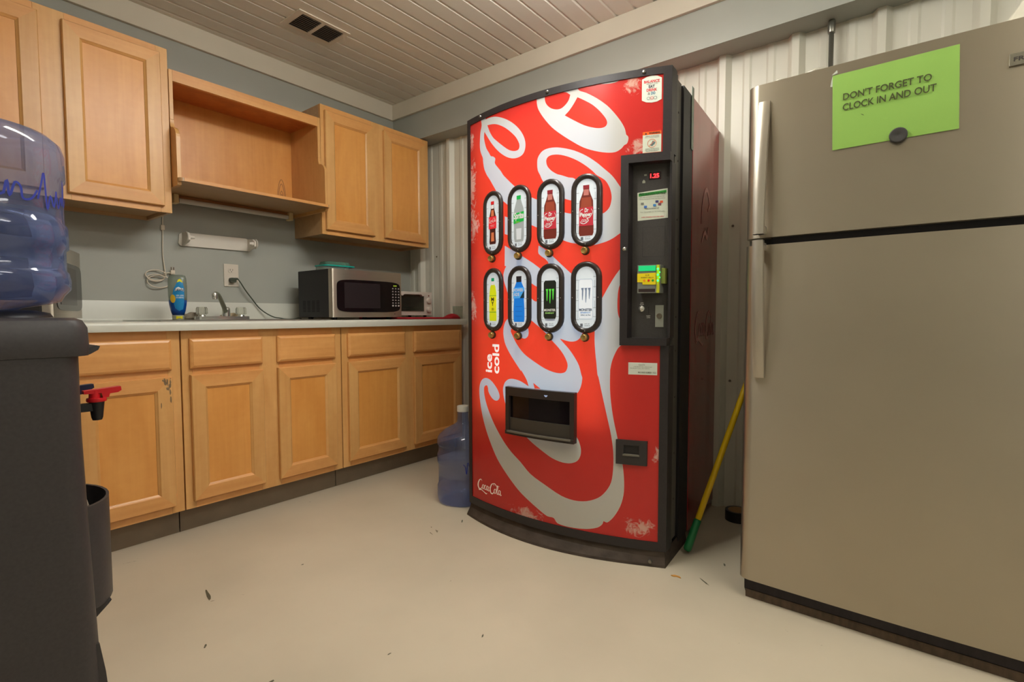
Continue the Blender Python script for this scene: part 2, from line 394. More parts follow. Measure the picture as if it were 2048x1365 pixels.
def drawer(parent, x0, x1, z0, z1, yb):
    bm = bmesh.new(); yf = yb-.019
    V = ringed(bm, [(x0, x1, z0, z1, yb), (x0, x1, z0, z1, yf+.008), (x0+.004, x1-.004, z0+.004, z1-.004, yf+.004), (x0+.012, x1-.012, z0+.012, z1-.012, yf)], mats=(1, 1))
    bm.faces.new(V[0]); f = bm.faces.new(V[-1][::-1]); f.material_index = 1
    return obj('drawer_front', bm, [W1_, W1h], parent)
def base_cabinet(x0, x1, doors, label):
    t = thing('base_cabinet', label, 'cabinet', ((x0+x1)/2, -.3, 0), 0, 'base cabinets under the worktop')
    zt = .876; bm = bmesh.new()
    box(bm, x0+.001, x0+.017, -.59, -.005, .115, zt); box(bm, x1-.017, x1-.001, -.59, -.005, .115, zt); box(bm, x0+.017, x1-.017, -.59, -.005, .115, .131); box(bm, x0+.017, x1-.017, -.02, -.005, .131, zt)
    obj('carcass', bm, Wi, t)
    bm = bmesh.new(); st = [x0+.0015]+[v for a, b_ in doors for v in (a+.012, b_-.012)]+[x1-.0015]
    for a, b_ in zip(st[::2], st[1::2]): box(bm, a, b_, -.610, -.590, .114, zt, .0012, 1, 0)
    for a, b_ in zip(st[1::2], st[2::2]):
        for z0, z1 in ((.114, .158), (.676, .728), (.828, zt)): box(bm, a, b_, -.6097, -.591, z0, z1, 0, 1, 1)
    obj('face_frame', bm, [W1_, W1h], t)
    for a, b_ in doors:
        door(t, a, b_, .147, .688, -.6105); drawer(t, a, b_, .715, .841, -.6105)
    obj('toe_kick', B(x0+.0015, x1-.0015, -.535, -.53, 0, .114), kick_m, t); return t
base_cabinet(-2.545, -1.7695, [(-2.50, -2.19), (-2.118, -1.806)], 'light maple base cabinet behind the black water dispenser, worn dark at its door corner')
base_cabinet(-1.7675, -1.0085, [(-1.738, -1.432), (-1.361, -1.049)], 'middle light maple base cabinet under the sink faucet')
base_cabinet(-1.0065, -.081, [(-.973, -.579), (-.511, -.110)], 'light maple base cabinet under the steel microwave, nearest the blue floor bottle')
# worn dark patch at the corner of one door is part of the wood finish
t = [o for o in COL.objects if o.name == 'base_cabinet'][0]
wear = mat('worn_finish', (128, 104, 74), .6, noise=((90, 90, 60), .35, 5))
rr = random.Random(3)
for k in range(16):
    x = -1.815-abs(rr.gauss(0, .022)); z = .683-abs(rr.gauss(0, .045)); rx = rr.uniform(.002, .006); rz = rr.uniform(.006, .02)
    x = max(min(x, -1.809), -1.85); z = max(z, .54)
    if z+rz > .684: rz = .684-z
    bm = bmesh.new(); vs = [bm.verts.new((x+rx*math.cos(a)*rr.uniform(.6, 1), -.6299-.0001*k/16, z+rz*math.sin(a)*rr.uniform(.6, 1))) for a in [2*PI*i/9 for i in range(9)]]
    bm.faces.new(vs); obj('wear_patch', bm, wear, t)

def wall_cabinet(x0, x1, doors, label):
    t = thing('wall_cabinet', label, 'cabinet', ((x0+x1)/2, -.15, 1.41), 0, 'wall cabinets over the worktop'); z0, z1 = 1.411, 2.150; bm = bmesh.new()
    box(bm, x0+.001, x0+.016, -.286, -.001, z0, z1); box(bm, x1-.016, x1-.001, -.286, -.001, z0, z1); box(bm, x0+.016, x1-.016, -.286, -.016, z0+.018, z0+.030); box(bm, x0+.016, x1-.016, -.286, -.016, z1-.016, z1); box(bm, x0+.016, x1-.016, -.015, -.001, z0, z1)
    obj('carcass', bm, Wb, t)
    bm = bmesh.new(); st = [x0]+[v for a, b_ in doors for v in (a+.012, b_-.012)]+[x1]
    for a, b_ in zip(st[::2], st[1::2]): box(bm, a, b_, -.305, -.286, z0, z1, .0012, 1, 0)
    for a, b_ in zip(st[1::2], st[2::2]):
        for q0, q1 in ((z0, z0+.038), (z1-.046, z1)): box(bm, a, b_, -.3047, -.2865, q0, q1, 0, 1, 1)
    obj('face_frame', bm, [W1_, W1h], t)
    for a, b_ in doors: door(t, a, b_, 1.437, 2.118, -.3055)
    return t
wall_cabinet(-2.545, -1.6785, [(-2.46, -2.121), (-2.050, -1.712)], 'light maple wall cabinet above the water bottle, left of the open shelf')
wall_cabinet(-.9165, -.093, [(-.895, -.556), (-.480, -.133)], 'light maple double-door wall cabinet above the steel microwave, next to the corner')

# open microwave shelf cabinet
t = thing('open_shelf_cabinet', 'open light maple shelf unit with curved sides between two wall cabinets', 'shelf', (-1.3, -.15, 1.53))
xa, xb, zt = -1.6755, -.9185, 2.066
def side_poly():
    p = [(-.286, zt-.001), (-.286, 1.8395), (-.305, 1.8395)]
    p += [(-.305-.013*(1-math.cos(a)), 1.835-.035*math.sin(a)) for a in [PI/2*k/6 for k in range(1, 7)]]
    p += [(-.318-.052*math.sin(a), 1.800-.05*(1-math.cos(a))) for a in [PI/2*k/6 for k in range(1, 7)]]
    p += [(-.372, 1.60), (-.372, 1.535), (-.360, 1.531), (-.002, 1.531), (-.002, zt-.001)]
    return p
for x in (xa, xb-.016):
    bm = bmesh.new(); prism(bm, side_poly(), lambda p, k, x=x: (x+.016*k, p[0], p[1])); obj('side_panel', bm, W1_, t)
bm = bmesh.new()
box(bm, xa+.0162, xb-.0162, -.3047, -.287, 2.016, zt, 0, 1, 1); box(bm, xa, xa+.016, -.305, -.2862, 1.84, zt, .001, 1, 0); box(bm, xb-.016, xb, -.305, -.2862, 1.84, zt, .001, 1, 0)
obj('face_frame', bm, [W1_, W1h], t)
obj('top_panel', B(xa+.0162, xb-.0162, -.286, -.002, 2.040, 2.054), Wi, t)
obj('back_panel', B(xa+.0162, xb-.0162, -.012, -.002, 1.5635, 2.040), W2_, t)
bm = bmesh.new(); n = 6
pl = [(xa+.0165, -.013), (xb-.0165, -.013)]+[(xb-.0165, -.33)]+[(xb+.002, -.3725)]+[(xb+.002-.02*(1-math.cos(a)), -.375-.022*math.sin(a)) for a in [PI/2*k/5 for k in range(6)]]+[(xa+.018-.02*math.sin(a)+.0, -.375-.022*math.cos(a)) for a in [PI/2*k/5 for k in range(6)]]+[(xa-.002, -.3725), (xa+.0165, -.33)]
prism(bm, pl, lambda p, k: (p[0], p[1], 1.5475+.0155*k)); obj('shelf_board', bm, Wb, t)
bm = bmesh.new(); prism(bm, [(p[0], p[1]) for p in [(xa+.018, -.399), (xb-.016, -.399), (xb-.016, -.3973), (xa+.018, -.3973)]], lambda p, k: (p[0], p[1]-.0002, 1.5478+.0148*k)); obj('shelf_edge', bm, W1h, t)
# dark knot figure in the veneer of the back panel
knot_m = mat('veneer_knot', (132, 92, 56), .5)
bm = bmesh.new()
for k, (rx, rz) in enumerate(((.024, .085), (.017, .060), (.010, .038), (.005, .018))):
    for dz in (0,):
        p = [(-1.0+rx*math.cos(a)*(1-.25*math.sin(a)), 1.665+rz*math.sin(a)-.02*(rz<.05)) for a in [2*PI*i/28 for i in range(29)]]
        v, f = ribbon(p, [.0034], 1); addgeo(bm, v, f, lambda x, z: (x, -.0124, z))
obj('veneer_knot', bm, knot_m, t)
# scribe strip on the wall above the shelf unit
obj('scribe_strip', B(xa, xb, -.012, -.001, 2.068, 2.079), W1h, t)

# ------------------------------------------------------------------ worktop with backsplash, sink opening
lam = mat('white_laminate', (206, 206, 194), .3, noise=((8, 8, 8), .02, 2))
sx0, sx1, sy0, sy1 = -1.80, -1.07, -.545, -.16
t = thing('worktop', 'white laminate worktop with low backsplash running along the cabinets', 'worktop', (-1.4, -.3, .876))
bm = bmesh.new(); X0, X1 = -2.79, -.0635
for a, b_, c, d in ((X0, sx0, -.630, -.001), (sx1, X1, -.630, -.001), (sx0, sx1, -.630, sy0), (sx0, sx1, sy1, -.001)): box(bm, a, b_, c, d, .8765, .914)
prism(bm, [(-.6295, .8765), (-.645, .8765), (-.6465, .882)]+[(-.6325-.014*math.cos(a), .8995+.0145*math.sin(a)) for a in [PI/2*k/6 for k in range(7)]]+[(-.6295, .914)], lambda p, k: (X0+(X1-X0)*k, p[0], p[1]))
obj('top', bm, lam, t, auto=40)
bm = bmesh.new(); prism(bm, [(-.001, .9142), (-.024, .9142), (-.020, .920), (-.0185, .925), (-.0185, 1.006), (-.016, 1.011), (-.001, 1.011)], lambda p, k: (X0+(X1-X0)*k, p[0], p[1])); obj('backsplash', bm, lam, t, auto=30)
steel = mat('sink_steel', (190, 188, 180), .28, metal=1, noise=((60, 60, 60), .05, 3))
t = thing('sink', 'stainless steel drop-in sink set in the white worktop', 'sink', (-1.43, -.3, .914))
bm = bmesh.new(); fx0, fx1, fy0, fy1 = -1.823, -1.047, -.568, -.072
for a, b_, c, d in ((fx0, sx0+.02, fy0, fy1), (sx1-.02, fx1, fy0, fy1), (sx0+.02, sx1-.02, fy0, sy0+.02), (sx0+.02, sx1-.02, sy1-.02, fy1)): box(bm, a, b_, c, d, .9145, .9185)
obj('rim', bm, steel, t)
bm = bmesh.new()
for a, b_ in ((sx0+.02, -1.445), (-1.425, sx1-.02)):
    c, d = sy0+.02, sy1-.02; z0, z1 = .745, .9145
    box(bm, a, a+.002, c, d, z0, z1); box(bm, b_-.002, b_, c, d, z0, z1); box(bm, a, b_, c, c+.002, z0, z1); box(bm, a, b_, d-.002, d, z0, z1); box(bm, a, b_, c, d, z0-.002, z0)
box(bm, -1.445, -1.425, sy0+.02, sy1-.02, .910, .9165)
obj('basin', bm, steel, t)
chrome = mat('chrome', (222, 222, 214), .2, metal=.85); chrome2 = mat('chrome_dull', (166, 168, 150), .38, metal=.75)
acr = mat('clear_acrylic', (235, 235, 225), .08, trans=.9, ior=1.45)
t = thing('faucet', 'chrome two-handle faucet with clear knobs and swivelled spout', 'faucet', (-1.395, -.115, .9185))
bm = bmesh.new(); prism(bm, [(-1.395+p[0], -.115+p[1]) for p in rrect(.275, .052, .025, 6)], lambda p, k: (p[0], p[1], .919+.016*k)); obj('deck_plate', bm, chrome, t, auto=40)
for x in (-1.496, -1.300):
    bm = bmesh.new(); lathe(bm, [(.019, .935), (.017, .941), (.010, .944)], (x, -.115, 0), 20); h = obj('knob_base', bm, chrome, t, auto=40)
    bm = bmesh.new(); seg = 36; ringz = [(.020, .945), (.026, .950), (.0255, .975), (.021, .983), (.004, .984)]
    rings = [[bm.verts.new((x+(r+(.0014 if i % 2 and r > .01 else 0))*math.cos(2*PI*i/seg), -.115+(r+(.0014 if i % 2 and r > .01 else 0))*math.sin(2*PI*i/seg), z)) for i in range(seg)] for r, z in ringz]
    for a, b_ in zip(rings, rings[1:]):
        for i in range(seg): bm.faces.new((a[i], a[(i+1) % seg], b_[(i+1) % seg], b_[i]))
    bm.faces.new(rings[0][::-1]); bm.faces.new(rings[-1]); obj('knob', bm, acr, t)
bm = bmesh.new(); lathe(bm, [(.021, .935), (.020, .96), (.019, .978), (.013, .984), (.004, .985)], (-1.377, -.115, 0), 24); obj('body', bm, chrome, t, auto=50)
sp = smoothpath([(-1.380, -.118, .955), (-1.402, -.150, .985), (-1.440, -.200, 1.028), (-1.465, -.235, 1.047), (-1.483, -.258, 1.050), (-1.490, -.268, 1.045)], 6)
bm = bmesh.new(); tube(bm, sp, [.0125-.003*min(1, i/20) for i in range(len(sp))], 14); obj('spout', bm, chrome2, t, smooth=True)
bm = bmesh.new(); lathe(bm, [(.0125, -.020), (.0135, -.018), (.0135, .004), (.0115, .010), (.004, .013)], (-1.494, -.272, 1.040), 18); obj('aerator', bm, chrome, t, auto=40)
# scouring pad and putty lump behind the faucet
bm = bmesh.new(); bmesh.ops.create_icosphere(bm, subdivisions=3, radius=1)
for v in bm.verts:
    n = mathutils.noise.noise(v.co*2.2)*.3+mathutils.noise.noise(v.co*6)*.12; v.co *= 1+n
    v.co = Vector((v.co.x*.040-1.520, v.co.y*.020-.060, max(.0, v.co.z*.020+.016)+.9195))
solo(obj('scouring_pad', bm, mat('steel_wool', (150, 138, 120), .7, noise=((200, 200, 200), .4, 3)), smooth=True), 'crumpled brown-grey scouring pad lying left behind the faucet', 'scouring pad')
bm = bmesh.new(); bmesh.ops.create_icosphere(bm, subdivisions=3, radius=1)
for v in bm.verts:
    n = mathutils.noise.noise(v.co*2.2+Vector((4, 1, 0)))*.3; v.co *= 1+n
    v.co = Vector((v.co.x*.052-1.325, v.co.y*.010-.052, max(0, v.co.z*.019+.014)+.9195))
solo(obj('dish_rag', bm, mat('tan_cloth', (190, 172, 140), .9, noise=((80, 80, 80), .2, 3)), smooth=True), 'crumpled tan rag lying behind the right knob of the faucet', 'rag')

# ------------------------------------------------------------------ dish soap
t = thing('dish_soap_bottle', 'blue dish soap bottle standing on its yellow-banded cap beside the faucet', 'soap bottle', (-1.65, -.25, .9185), R(-38))
def oval_loft(secs, seg=28):
    bm = bmesh.new(); rings = [[bm.verts.new((rx*math.cos(2*PI*i/seg), ry*math.sin(2*PI*i/seg), z)) for i in range(seg)] for rx, ry, z in secs]
    for a, b_ in zip(rings, rings[1:]):
        for i in range(seg): bm.faces.new((a[i], a[(i+1) % seg], b_[(i+1) % seg], b_[i]))
    bm.faces.new(rings[0][::-1]); bm.faces.new(rings[-1]); return bm
clearp = thin('clear_plastic', (214, 222, 216), (190, 200, 190), .35, .12); soap_m = mat('blue_soap', (14, 72, 150), .15, coat=.3)
obj('cap', oval_loft([(.024, .019, 0), (.025, .020, .002), (.026, .020, .022)]), mat('clear_cap', (190, 196, 176), .2, trans=.4), t, smooth=False, local=True)
obj('soap_liquid', oval_loft([(.025, .020, .0225), (.032, .022, .045), (.037, .024, .075), (.0385, .025, .094)]), soap_m, t, smooth=True, local=True)
obj('bottle_body', oval_loft([(.0386, .0252, .0945), (.0395, .025, .12), (.040, .024, .16), (.0385, .021, .195), (.034, .017, .210), (.024, .010, .214)]), clearp, t, smooth=True, local=True)
def on_oval(z):
    tb = [(.025, .020, .0225), (.032, .022, .045), (.037, .024, .075), (.0386, .0252, .0945), (.0395, .025, .12), (.040, .024, .16), (.0385, .021, .195), (.034, .017, .210)]
    for a, b_ in zip(tb, tb[1:]):
        if a[2] <= z <= b_[2]: k = (z-a[2])/(b_[2]-a[2]); return a[0]+(b_[0]-a[0])*k, a[1]+(b_[1]-a[1])*k
    return (.026, .0205)
def ov(e): return lambda x, z: (x, -on_oval(z)[1]*math.sqrt(max(.02, 1-(x/on_oval(z)[0])**2))-e, z)
def gridfill(bm, outline, f, step=.006, mi=0):
    """fill a 2D outline with small cells so that it follows a curved surface"""
    xs = [p[0] for p in outline]; x0, x1 = min(xs), max(xs); pts = [Vector(p) for p in outline]; edges = [(i, (i+1) % len(pts)) for i in range(len(pts))]
    zs = [p[1] for p in outline]; z0, z1 = min(zs), max(zs)
    x = x0+step
    while x < x1:
        z = z0+step
        while z < z1:
            if inpoly((x, z), outline): pts.append(Vector((x, z)))
            z += step
        x += step
    v, e, fc, *_ = geometry.delaunay_2d_cdt(pts, edges, [], 1, 1e-6)
    addgeo(bm, [tuple(p) for p in v], [tuple(q) for q in fc], f, mi)
def inpoly(p, L):
    x, y = p; c = False; n = len(L); j = n-1
    for i in range(n):
        xi, yi = L[i]; xj, yj = L[j]
        if (yi > y) != (yj > y) and x < (xj-xi)*(y-yi)/(yj-yi)+xi: c = not c
        j = i
    return c
lab = obj('label_sticker', (lambda bm: (gridfill(bm, [(-.004, .055), (.012, .042), (.026, .05), (.031, .075), (.033, .11), (.0335, .15), (.029, .176), (.017, .182), (.006, .176), (-.006, .15), (-.013, .12), (-.012, .09)], ov(.0006)), bm)[1])(bmesh.new()), mat('label_blue', (28, 132, 190), .3), t, local=True)
bm = bmesh.new(); gridfill(bm, [(.007, .178), (.028, .178), (.025, .188), (.018, .194), (.011, .190)], ov(.0009)); obj('yellow_mark', bm, mat('label_yellow', (232, 222, 30), .4), t, local=True); bm = bmesh.new(); gridfill(bm, [(-.002, .004), (.022, .004), (.022, .018), (-.002, .018)], lambda x, z: (x, -.0206*math.sqrt(max(.1, 1-(x/.026)**2))-.0006, z))
obj('yellow_mark', bm, mat('label_yellow', (232, 222, 30), .4), t, local=True)
bm = bmesh.new(); gridfill(bm, [(-.012+.012*math.cos(a), .100+.02*math.sin(a)) for a in [2*PI*i/14 for i in range(14)]], ov(.0012)); obj('duckling_spot', bm, mat('label_gold', (222, 180, 50), .4), t, local=True)
bm = bmesh.new()
gridfill(bm, [(-.003, .135), (.032, .135), (.031, .149), (.012, .156), (-.001, .148)], ov(.0012))
v, f = fit_text('50% LESS', .003, .031, .112, .119, .01); addgeo(bm, v, f, ov(.0012)); v, f = fit_text('SCRUBBING', .002, .031, .102, .109, .01); addgeo(bm, v, f, ov(.0012)); obj('white_print', bm, mat('print_white', (235, 238, 235), .5), t, local=True)
bm = bmesh.new(); v, f = fit_text('DAWN', -.001, .031, .136, .148, .03); addgeo(bm, v, f, ov(.0018)); obj('lettering', bm, mat('print_navy', (20, 30, 70), .5), t, local=True)

# ------------------------------------------------------------------ wall things over the worktop
ivory = mat('ivory_plastic', (214, 204, 188), .4); white_p = mat('white_plastic', (222, 214, 200), .4)
t = thing('wall_outlet', 'white double electrical outlet plate on the grey wall', 'outlet', (-1.298, 0, 1.163))
obj('cover_plate', B(-1.337, -1.259, -.006, -.0005, 1.101, 1.225, .002), ivory, t)
for z in (1.190, 1.136):
    bm = bmesh.new(); prism(bm, [(-1.298+p[0], z+p[1]) for p in rrect(.033, .028, .012, 4)], lambda p, k: (p[0], -.0055-.0025*k, p[1])); s_ = obj('socket', bm, ivory, t)
    bm = bmesh.new()
    for dx in (-.0065, .0065): box(bm, -1.298+dx-.001, -1.298+dx+.001, -.0084, -.0079, z-.001, z+.008)
    lathe(bm, [(.0024, -.0084), (.0024, -.0079)], (-1.298, 0, z-.007), 10, 'y'); obj('slot', bm, black_void, s_)
t = thing('microwave_power_cord', 'dark green-black power cord running from the outlet to the steel microwave', 'cord', (-1.2, -.03, 1.0))
cordm = mat('dark_cord', (66, 72, 58), .45)
bm = bmesh.new(); prism(bm, [(-1.298+p[0], 1.136+p[1]) for p in rrect(.032, .026, .008, 4)], lambda p, k: (p[0], -.0095-.022*k, p[1])); box(bm, -1.292, -1.272, -.033, -.022, 1.137, 1.150, .004); obj('plug', bm, cordm, t, auto=40)
bm = bmesh.new(); tube(bm, smoothpath([(-1.275, -.028, 1.145), (-1.262, -.032, 1.125), (-1.235, -.034, 1.08), (-1.20, -.034, 1.032), (-1.165, -.036, .985), (-1.13, -.05, .952), (-1.09, -.06, .930), (-1.06, -.07, .924), (-1.03, -.08, .9182), (-.99, -.09, .9182), (-.960, -.10, .923), (-.945, -.11, .9182)], 6), .0035, 8); obj('cable', bm, cordm, t, smooth=True)

t = thing('paper_towel_holder', 'empty white plastic paper towel holder mounted on the wall', 'towel holder', (-1.37, 0, 1.34))
bm = bmesh.new(); prism(bm, [(-1.548, 1.302), (-1.556, 1.315), (-1.552, 1.36), (-1.535, 1.372), (-1.215, 1.376), (-1.196, 1.365), (-1.192, 1.318), (-1.200, 1.305)], lambda p, k: (p[0], -.001-.010*k, p[1])); obj('back_plate', bm, white_p, t, auto=40)
for x, sgn in ((-1.535, 1), (-1.203, -1)):
    bm = bmesh.new(); prism(bm, [(-.011, 1.305), (-.011, 1.372), (-.075, 1.366), (-.094, 1.352), (-.094, 1.326), (-.075, 1.316)], lambda p, k, x=x, s=sgn: (x+.005*(k-.5)*2, p[0], p[1])); a_ = obj('arm', bm, white_p, t)
    bm = bmesh.new(); lathe(bm, [(.024, -.003), (.027, 0), (.024, .003)], (x+.0085*-sgn, -.082, 1.341), 24, 'x'); obj('end_disc', bm, white_p, a_, auto=40)
    bm = bmesh.new(); lathe(bm, [(.011, .0), (.007, .022)], (0, 0, 0), 12, 'x')
    if sgn < 0: bmesh.ops.scale(bm, vec=(-1, 1, 1), verts=bm.verts)
    bmesh.ops.translate(bm, vec=(x+sgn*.006, -.082, 1.341), verts=bm.verts); obj('peg', bm, white_p, a_, auto=40)

t = thing('under_shelf_lamp', 'unlit white fluorescent tube lamp fixed under the open shelf', 'lamp', (-1.29, -.05, 1.53))
obj('lamp_body', B(-1.595, -.985, -.075, -.005, 1.522, 1.5465, .003), mat('brown_trim', (168, 112, 66), .5), t)
bm = bmesh.new(); lathe(bm, [(.0125, -1.575), (.0125, -1.005)], (0, -.085, 1.518), 16, 'x'); obj('tube', bm, mat('tube_glass', (206, 198, 186), .3), t, auto=40)
for x in (-1.59, -.99): obj('end_cap', B(x-.012, x+.012, -.102, -.055, 1.500, 1.5468, .004), mat('aged_plastic', (214, 190, 140), .4), t)
t = thing('lamp_cord', 'white lamp cord hanging down the wall in a tied coil behind the soap bottle', 'cord', (-1.62, -.01, 1.3))
cw = mat('white_cord', (216, 204, 184), .5); bm = bmesh.new()
tube(bm, smoothpath([(-1.615, -.02, 1.53), (-1.622, -.008, 1.46), (-1.625, -.008, 1.36), (-1.628, -.008, 1.25), (-1.622, -.010, 1.17), (-1.625, -.010, 1.145)], 6), .0026, 8); obj('cable', bm, cw, t, smooth=True)
bm = bmesh.new()
for k, (cx, cz, rx, rz, yy) in enumerate(((-1.663, 1.142, .044, .026, -.012), (-1.665, 1.128, .036, .017, -.018), (-1.650, 1.110, .052, .030, -.015))):
    tube(bm, smoothpath([(cx+rx*math.cos(a), yy-.006*math.sin(2*a), cz+rz*math.sin(a)) for a in [2*PI*i/16+.3 for i in range(17)]], 3), .0026, 8)
tube(bm, smoothpath([(-1.63, -.012, 1.148), (-1.61, -.014, 1.158), (-1.595, -.016, 1.156), (-1.590, -.018, 1.163)], 5), .0026, 8)
obj('coil', bm, cw, t, smooth=True)
obj('inline_switch', B(-1.634, -1.616, -.013, -.001, 1.372, 1.398, .003), cw, t)
bm = bmesh.new(); box(bm, -1.600, -1.580, -.024, -.010, 1.150, 1.172, .004); p_ = obj('plug', bm, cw, t, auto=40)
bm = bmesh.new()
for x in (-1.596, -1.585): box(bm, x-.002, x+.002, -.018, -.016, 1.1725, 1.187)
obj('prong', bm, mat('brass_prong', (96, 78, 62), .4, metal=.6), p_)

# ------------------------------------------------------------------ microwave oven
stl = mat('brushed_steel', (188, 178, 162), .33, metal=.8, noise=((3, 3, 260), .07, 2), aniso=.8); mblk = mat('microwave_black', (34, 31, 32), .5, noise=((200, 200, 200), .3, 2)); gls = mat('dark_glass', (22, 18, 20), .12, spec=.6)
def microwave(root, W, D, H, detailed=True):
    """front plane at local y=0 facing -y, x 0..W"""
    z0 = .014; f = .035
    obj('cabinet', B(.002, W-.002, f, D, z0, H, .004), mblk, root, local=True)
    bm = bmesh.new(); prism(bm, [(.0, f-.001), (.0, .012), (.004, .004), (.013, 0), (W-.013, 0), (W-.004, .004), (W, .012), (W, f-.001)], lambda p, k: (p[0], p[1], z0+(H-z0)*k)); fr = obj('front_frame', bm, stl, root, local=True, auto=30)
    z1, z2 = .048, .222; bow = .006
    cz_ = (z1+z2)/2; hh = (z2-z1)/2; cx_ = .028+(W-.046)/2; hw = (W-.046)/2
    def se(a): c, s_ = math.cos(a), math.sin(a); e = 2/9; x_ = abs(c)**e*(1 if c > 0 else -1); z_ = abs(s_)**e*(1 if s_ > 0 else -1); return (cx_+hw*x_, cz_+z_*(hh+bow*(1-x_*x_)))
    pp = [se(2*PI*(i+.5)/64) for i in range(64)]; top = pp[:32]; bot = pp[32:]
    outl = (top+bot)[::-1]
    bm = bmesh.new(); prism(bm, outl, lambda p, k: (p[0], -.0005-.0025*k, p[1])); gp = obj('glass_panel', bm, gls, root, local=True)
    wm = mat('window_mesh', (44, 38, 40), .25)
    obj('window', B(.075, .318, -.0042, -.0032, .066, .210), wm, root, local=True)
    if not detailed: return
    bm = bmesh.new(); v, fc = fit_text('0:00', W-.070, W-.045, .200, .208, .02); addgeo(bm, v, fc, lambda x, z: (x, -.0034, z)); obj('clock_digits', bm, mat('green_digits', (170, 200, 50), .5, emit=(170, 200, 50), estr=.6), gp, local=True)
    pm = mat('keypad_print', (180, 172, 168), .5)
    for r_ in range(7):
        for c in range(3):
            bm = bmesh.new(); x = W-.080+c*.022; z = .188-r_*.0175
            if r_ < 6: box(bm, x, x+.011, -.0038, -.0033, z-.004, z-.0012); box(bm, x+.002, x+.009, -.0038, -.0033, z, z+.003)
            else: prism(bm, [(x+.0055+p[0], z+p[1]) for p in rrect(.013, .010, .004, 3)], lambda p, k: (p[0], -.0033-.0006*k, p[1]))
            obj('key', bm, pm, gp, local=True)
    sl = bmesh.new()
    for c in range(4):
        for r_ in range(8): box(sl, .0012, .0021, .130+c*.048, .160+c*.048, .045+r_*.0085, .049+r_*.0085)
    obj('side_vent', sl, mat('vent_dark', (14, 13, 14), .8), root, local=True)
    obj('badge_dot', B(W-.062, W-.056, -.0008, 0, .030, .036), dark_m, root, local=True)
    for x in (.05, W-.06):
        for y in (.06, D-.05):
            bm = bmesh.new(); lathe(bm, [(.013, 0), (.015, z0)], (x, y, 0), 12); obj('foot', bm, black_void, root, local=True)
t = thing('microwave_oven', 'steel-fronted black microwave oven on the worktop left of the toaster oven', 'microwave', (-.985, -.50, .9142), R(0.0001)); ROOT[t.name] = None
microwave(t, .487, .355, .283)
t = thing('microwave_oven', 'second microwave oven half hidden behind the big water bottle', 'microwave', (-2.165, -.632, .9142), R(68)); ROOT[t.name] = None
microwave(t, .43, .33, .285, False)
# teal food box on the microwave
t = thing('food_container', 'clear food container with a teal lid lying on top of the steel microwave', 'container', (-.86, -.32, 1.1975))
tl = mat('teal_lid', (20, 160, 145), .4); clr = mat('thin_clear_plastic', (205, 225, 215), .15, trans=.85, ior=1.2)
bm = bmesh.new(); prism(bm, [(-.87+p[0], -.33+p[1]) for p in rrect(.17, .12, .03, 5)], lambda p, k: (p[0]*1+(0), p[1], 1.1978+.022*k)); obj('tray', bm, clr, t)
bm = bmesh.new(); prism(bm, [(-.855+p[0], -.33+p[1]) for p in rrect(.20, .14, .03, 5)], lambda p, k: (p[0], p[1], 1.2205+.007*k)); obj('lid', bm, tl, t)
bm = bmesh.new(); prism(bm, [(-.855+p[0], -.33+p[1]) for p in rrect(.17, .11, .03, 5)], lambda p, k: (-.855+(p[0]+.855)*(1-.12*k), -.33+(p[1]+.33)*(1-.12*k), 1.228+.020*k)); obj('upper_tray', bm, mat('smoky_green_plastic', (120, 160, 140), .2, trans=.7, ior=1.2), t)

# ------------------------------------------------------------------ red cloth, toaster oven, glass
def cloth():
    bm = bmesh.new(); nx, ny = 44, 24; x0, x1, y0, y1 = -.532, -.105, -.618, -.10; G = []
    for j in range(ny+1):
        row = []
        for i in range(nx+1):
            x = x0+(x1-x0)*i/nx; y = y0+(y1-y0)*j/ny; z = .9262
            e = mathutils.noise.noise(Vector((x*14, y*14, 0)))
            z += .0006*e
            d = math.hypot((x+.150)/.045, (y+.585)/.06)
            if d < 1: z += .026*(1-d*d)*(1+.5*e)
            row.append(bm.verts.new((x+.004*e, y+.006*mathutils.noise.noise(Vector((x*9, 3, y*9))), z)))
        G.append(row)
    for j in range(ny):
        for i in range(nx): bm.faces.new((G[j][i], G[j][i+1], G[j+1][i+1], G[j+1][i]))
    r = bmesh.ops.extrude_face_region(bm, geom=bm.faces[:])
    for v in r['geom']:
        if isinstance(v, bmesh.types.BMVert): v.co.z = .9147
    return bm
solo(obj('red_cloth', cloth(), mat('red_terry', (178, 32, 42), .9, noise=((150, 150, 150), .25, 3)), smooth=True), 'red dish cloth spread on the worktop under the toaster oven', 'cloth')
t = thing('toaster_oven', 'small white toaster oven with two knobs to the right of the steel microwave', 'toaster oven', (-.425, -.35, .9272), R(0.0001)); ROOT[t.name] = None
wp = mat('toaster_white', (214, 205, 192), .35); Wt = .315; Ht = .170
for x in (.03, Wt-.03):
    for y in (.04, .20):
        bm = bmesh.new(); lathe(bm, [(.010, 0), (.012, .012)], (x, y, 0), 10); obj('foot', bm, black_void, t, local=True)
bm = bmesh.new(); z0 = .012
for a in ((0, .008, .0, .24, z0, Ht), (Wt-.075, Wt, .0, .24, z0, Ht), (.008, Wt-.075, .0, .24, Ht-.022, Ht), (.008, Wt-.075, 0, .24, z0, z0+.03), (.008, Wt-.075, .232, .24, z0+.03, Ht-.022)): box(bm, *a)
obj('shell', bm, wp, t, local=True)
obj('oven_interior', B(.0085, Wt-.0755, .225, .2315, z0+.031, Ht-.023), mat('oven_dark', (150, 144, 130), .6), t, local=True)
obj('glass_door', B(.009, Wt-.076, -.004, .0, z0+.026, Ht-.018), thin('oven_glass', (205, 206, 198), (120, 122, 112), .12), t, local=True)
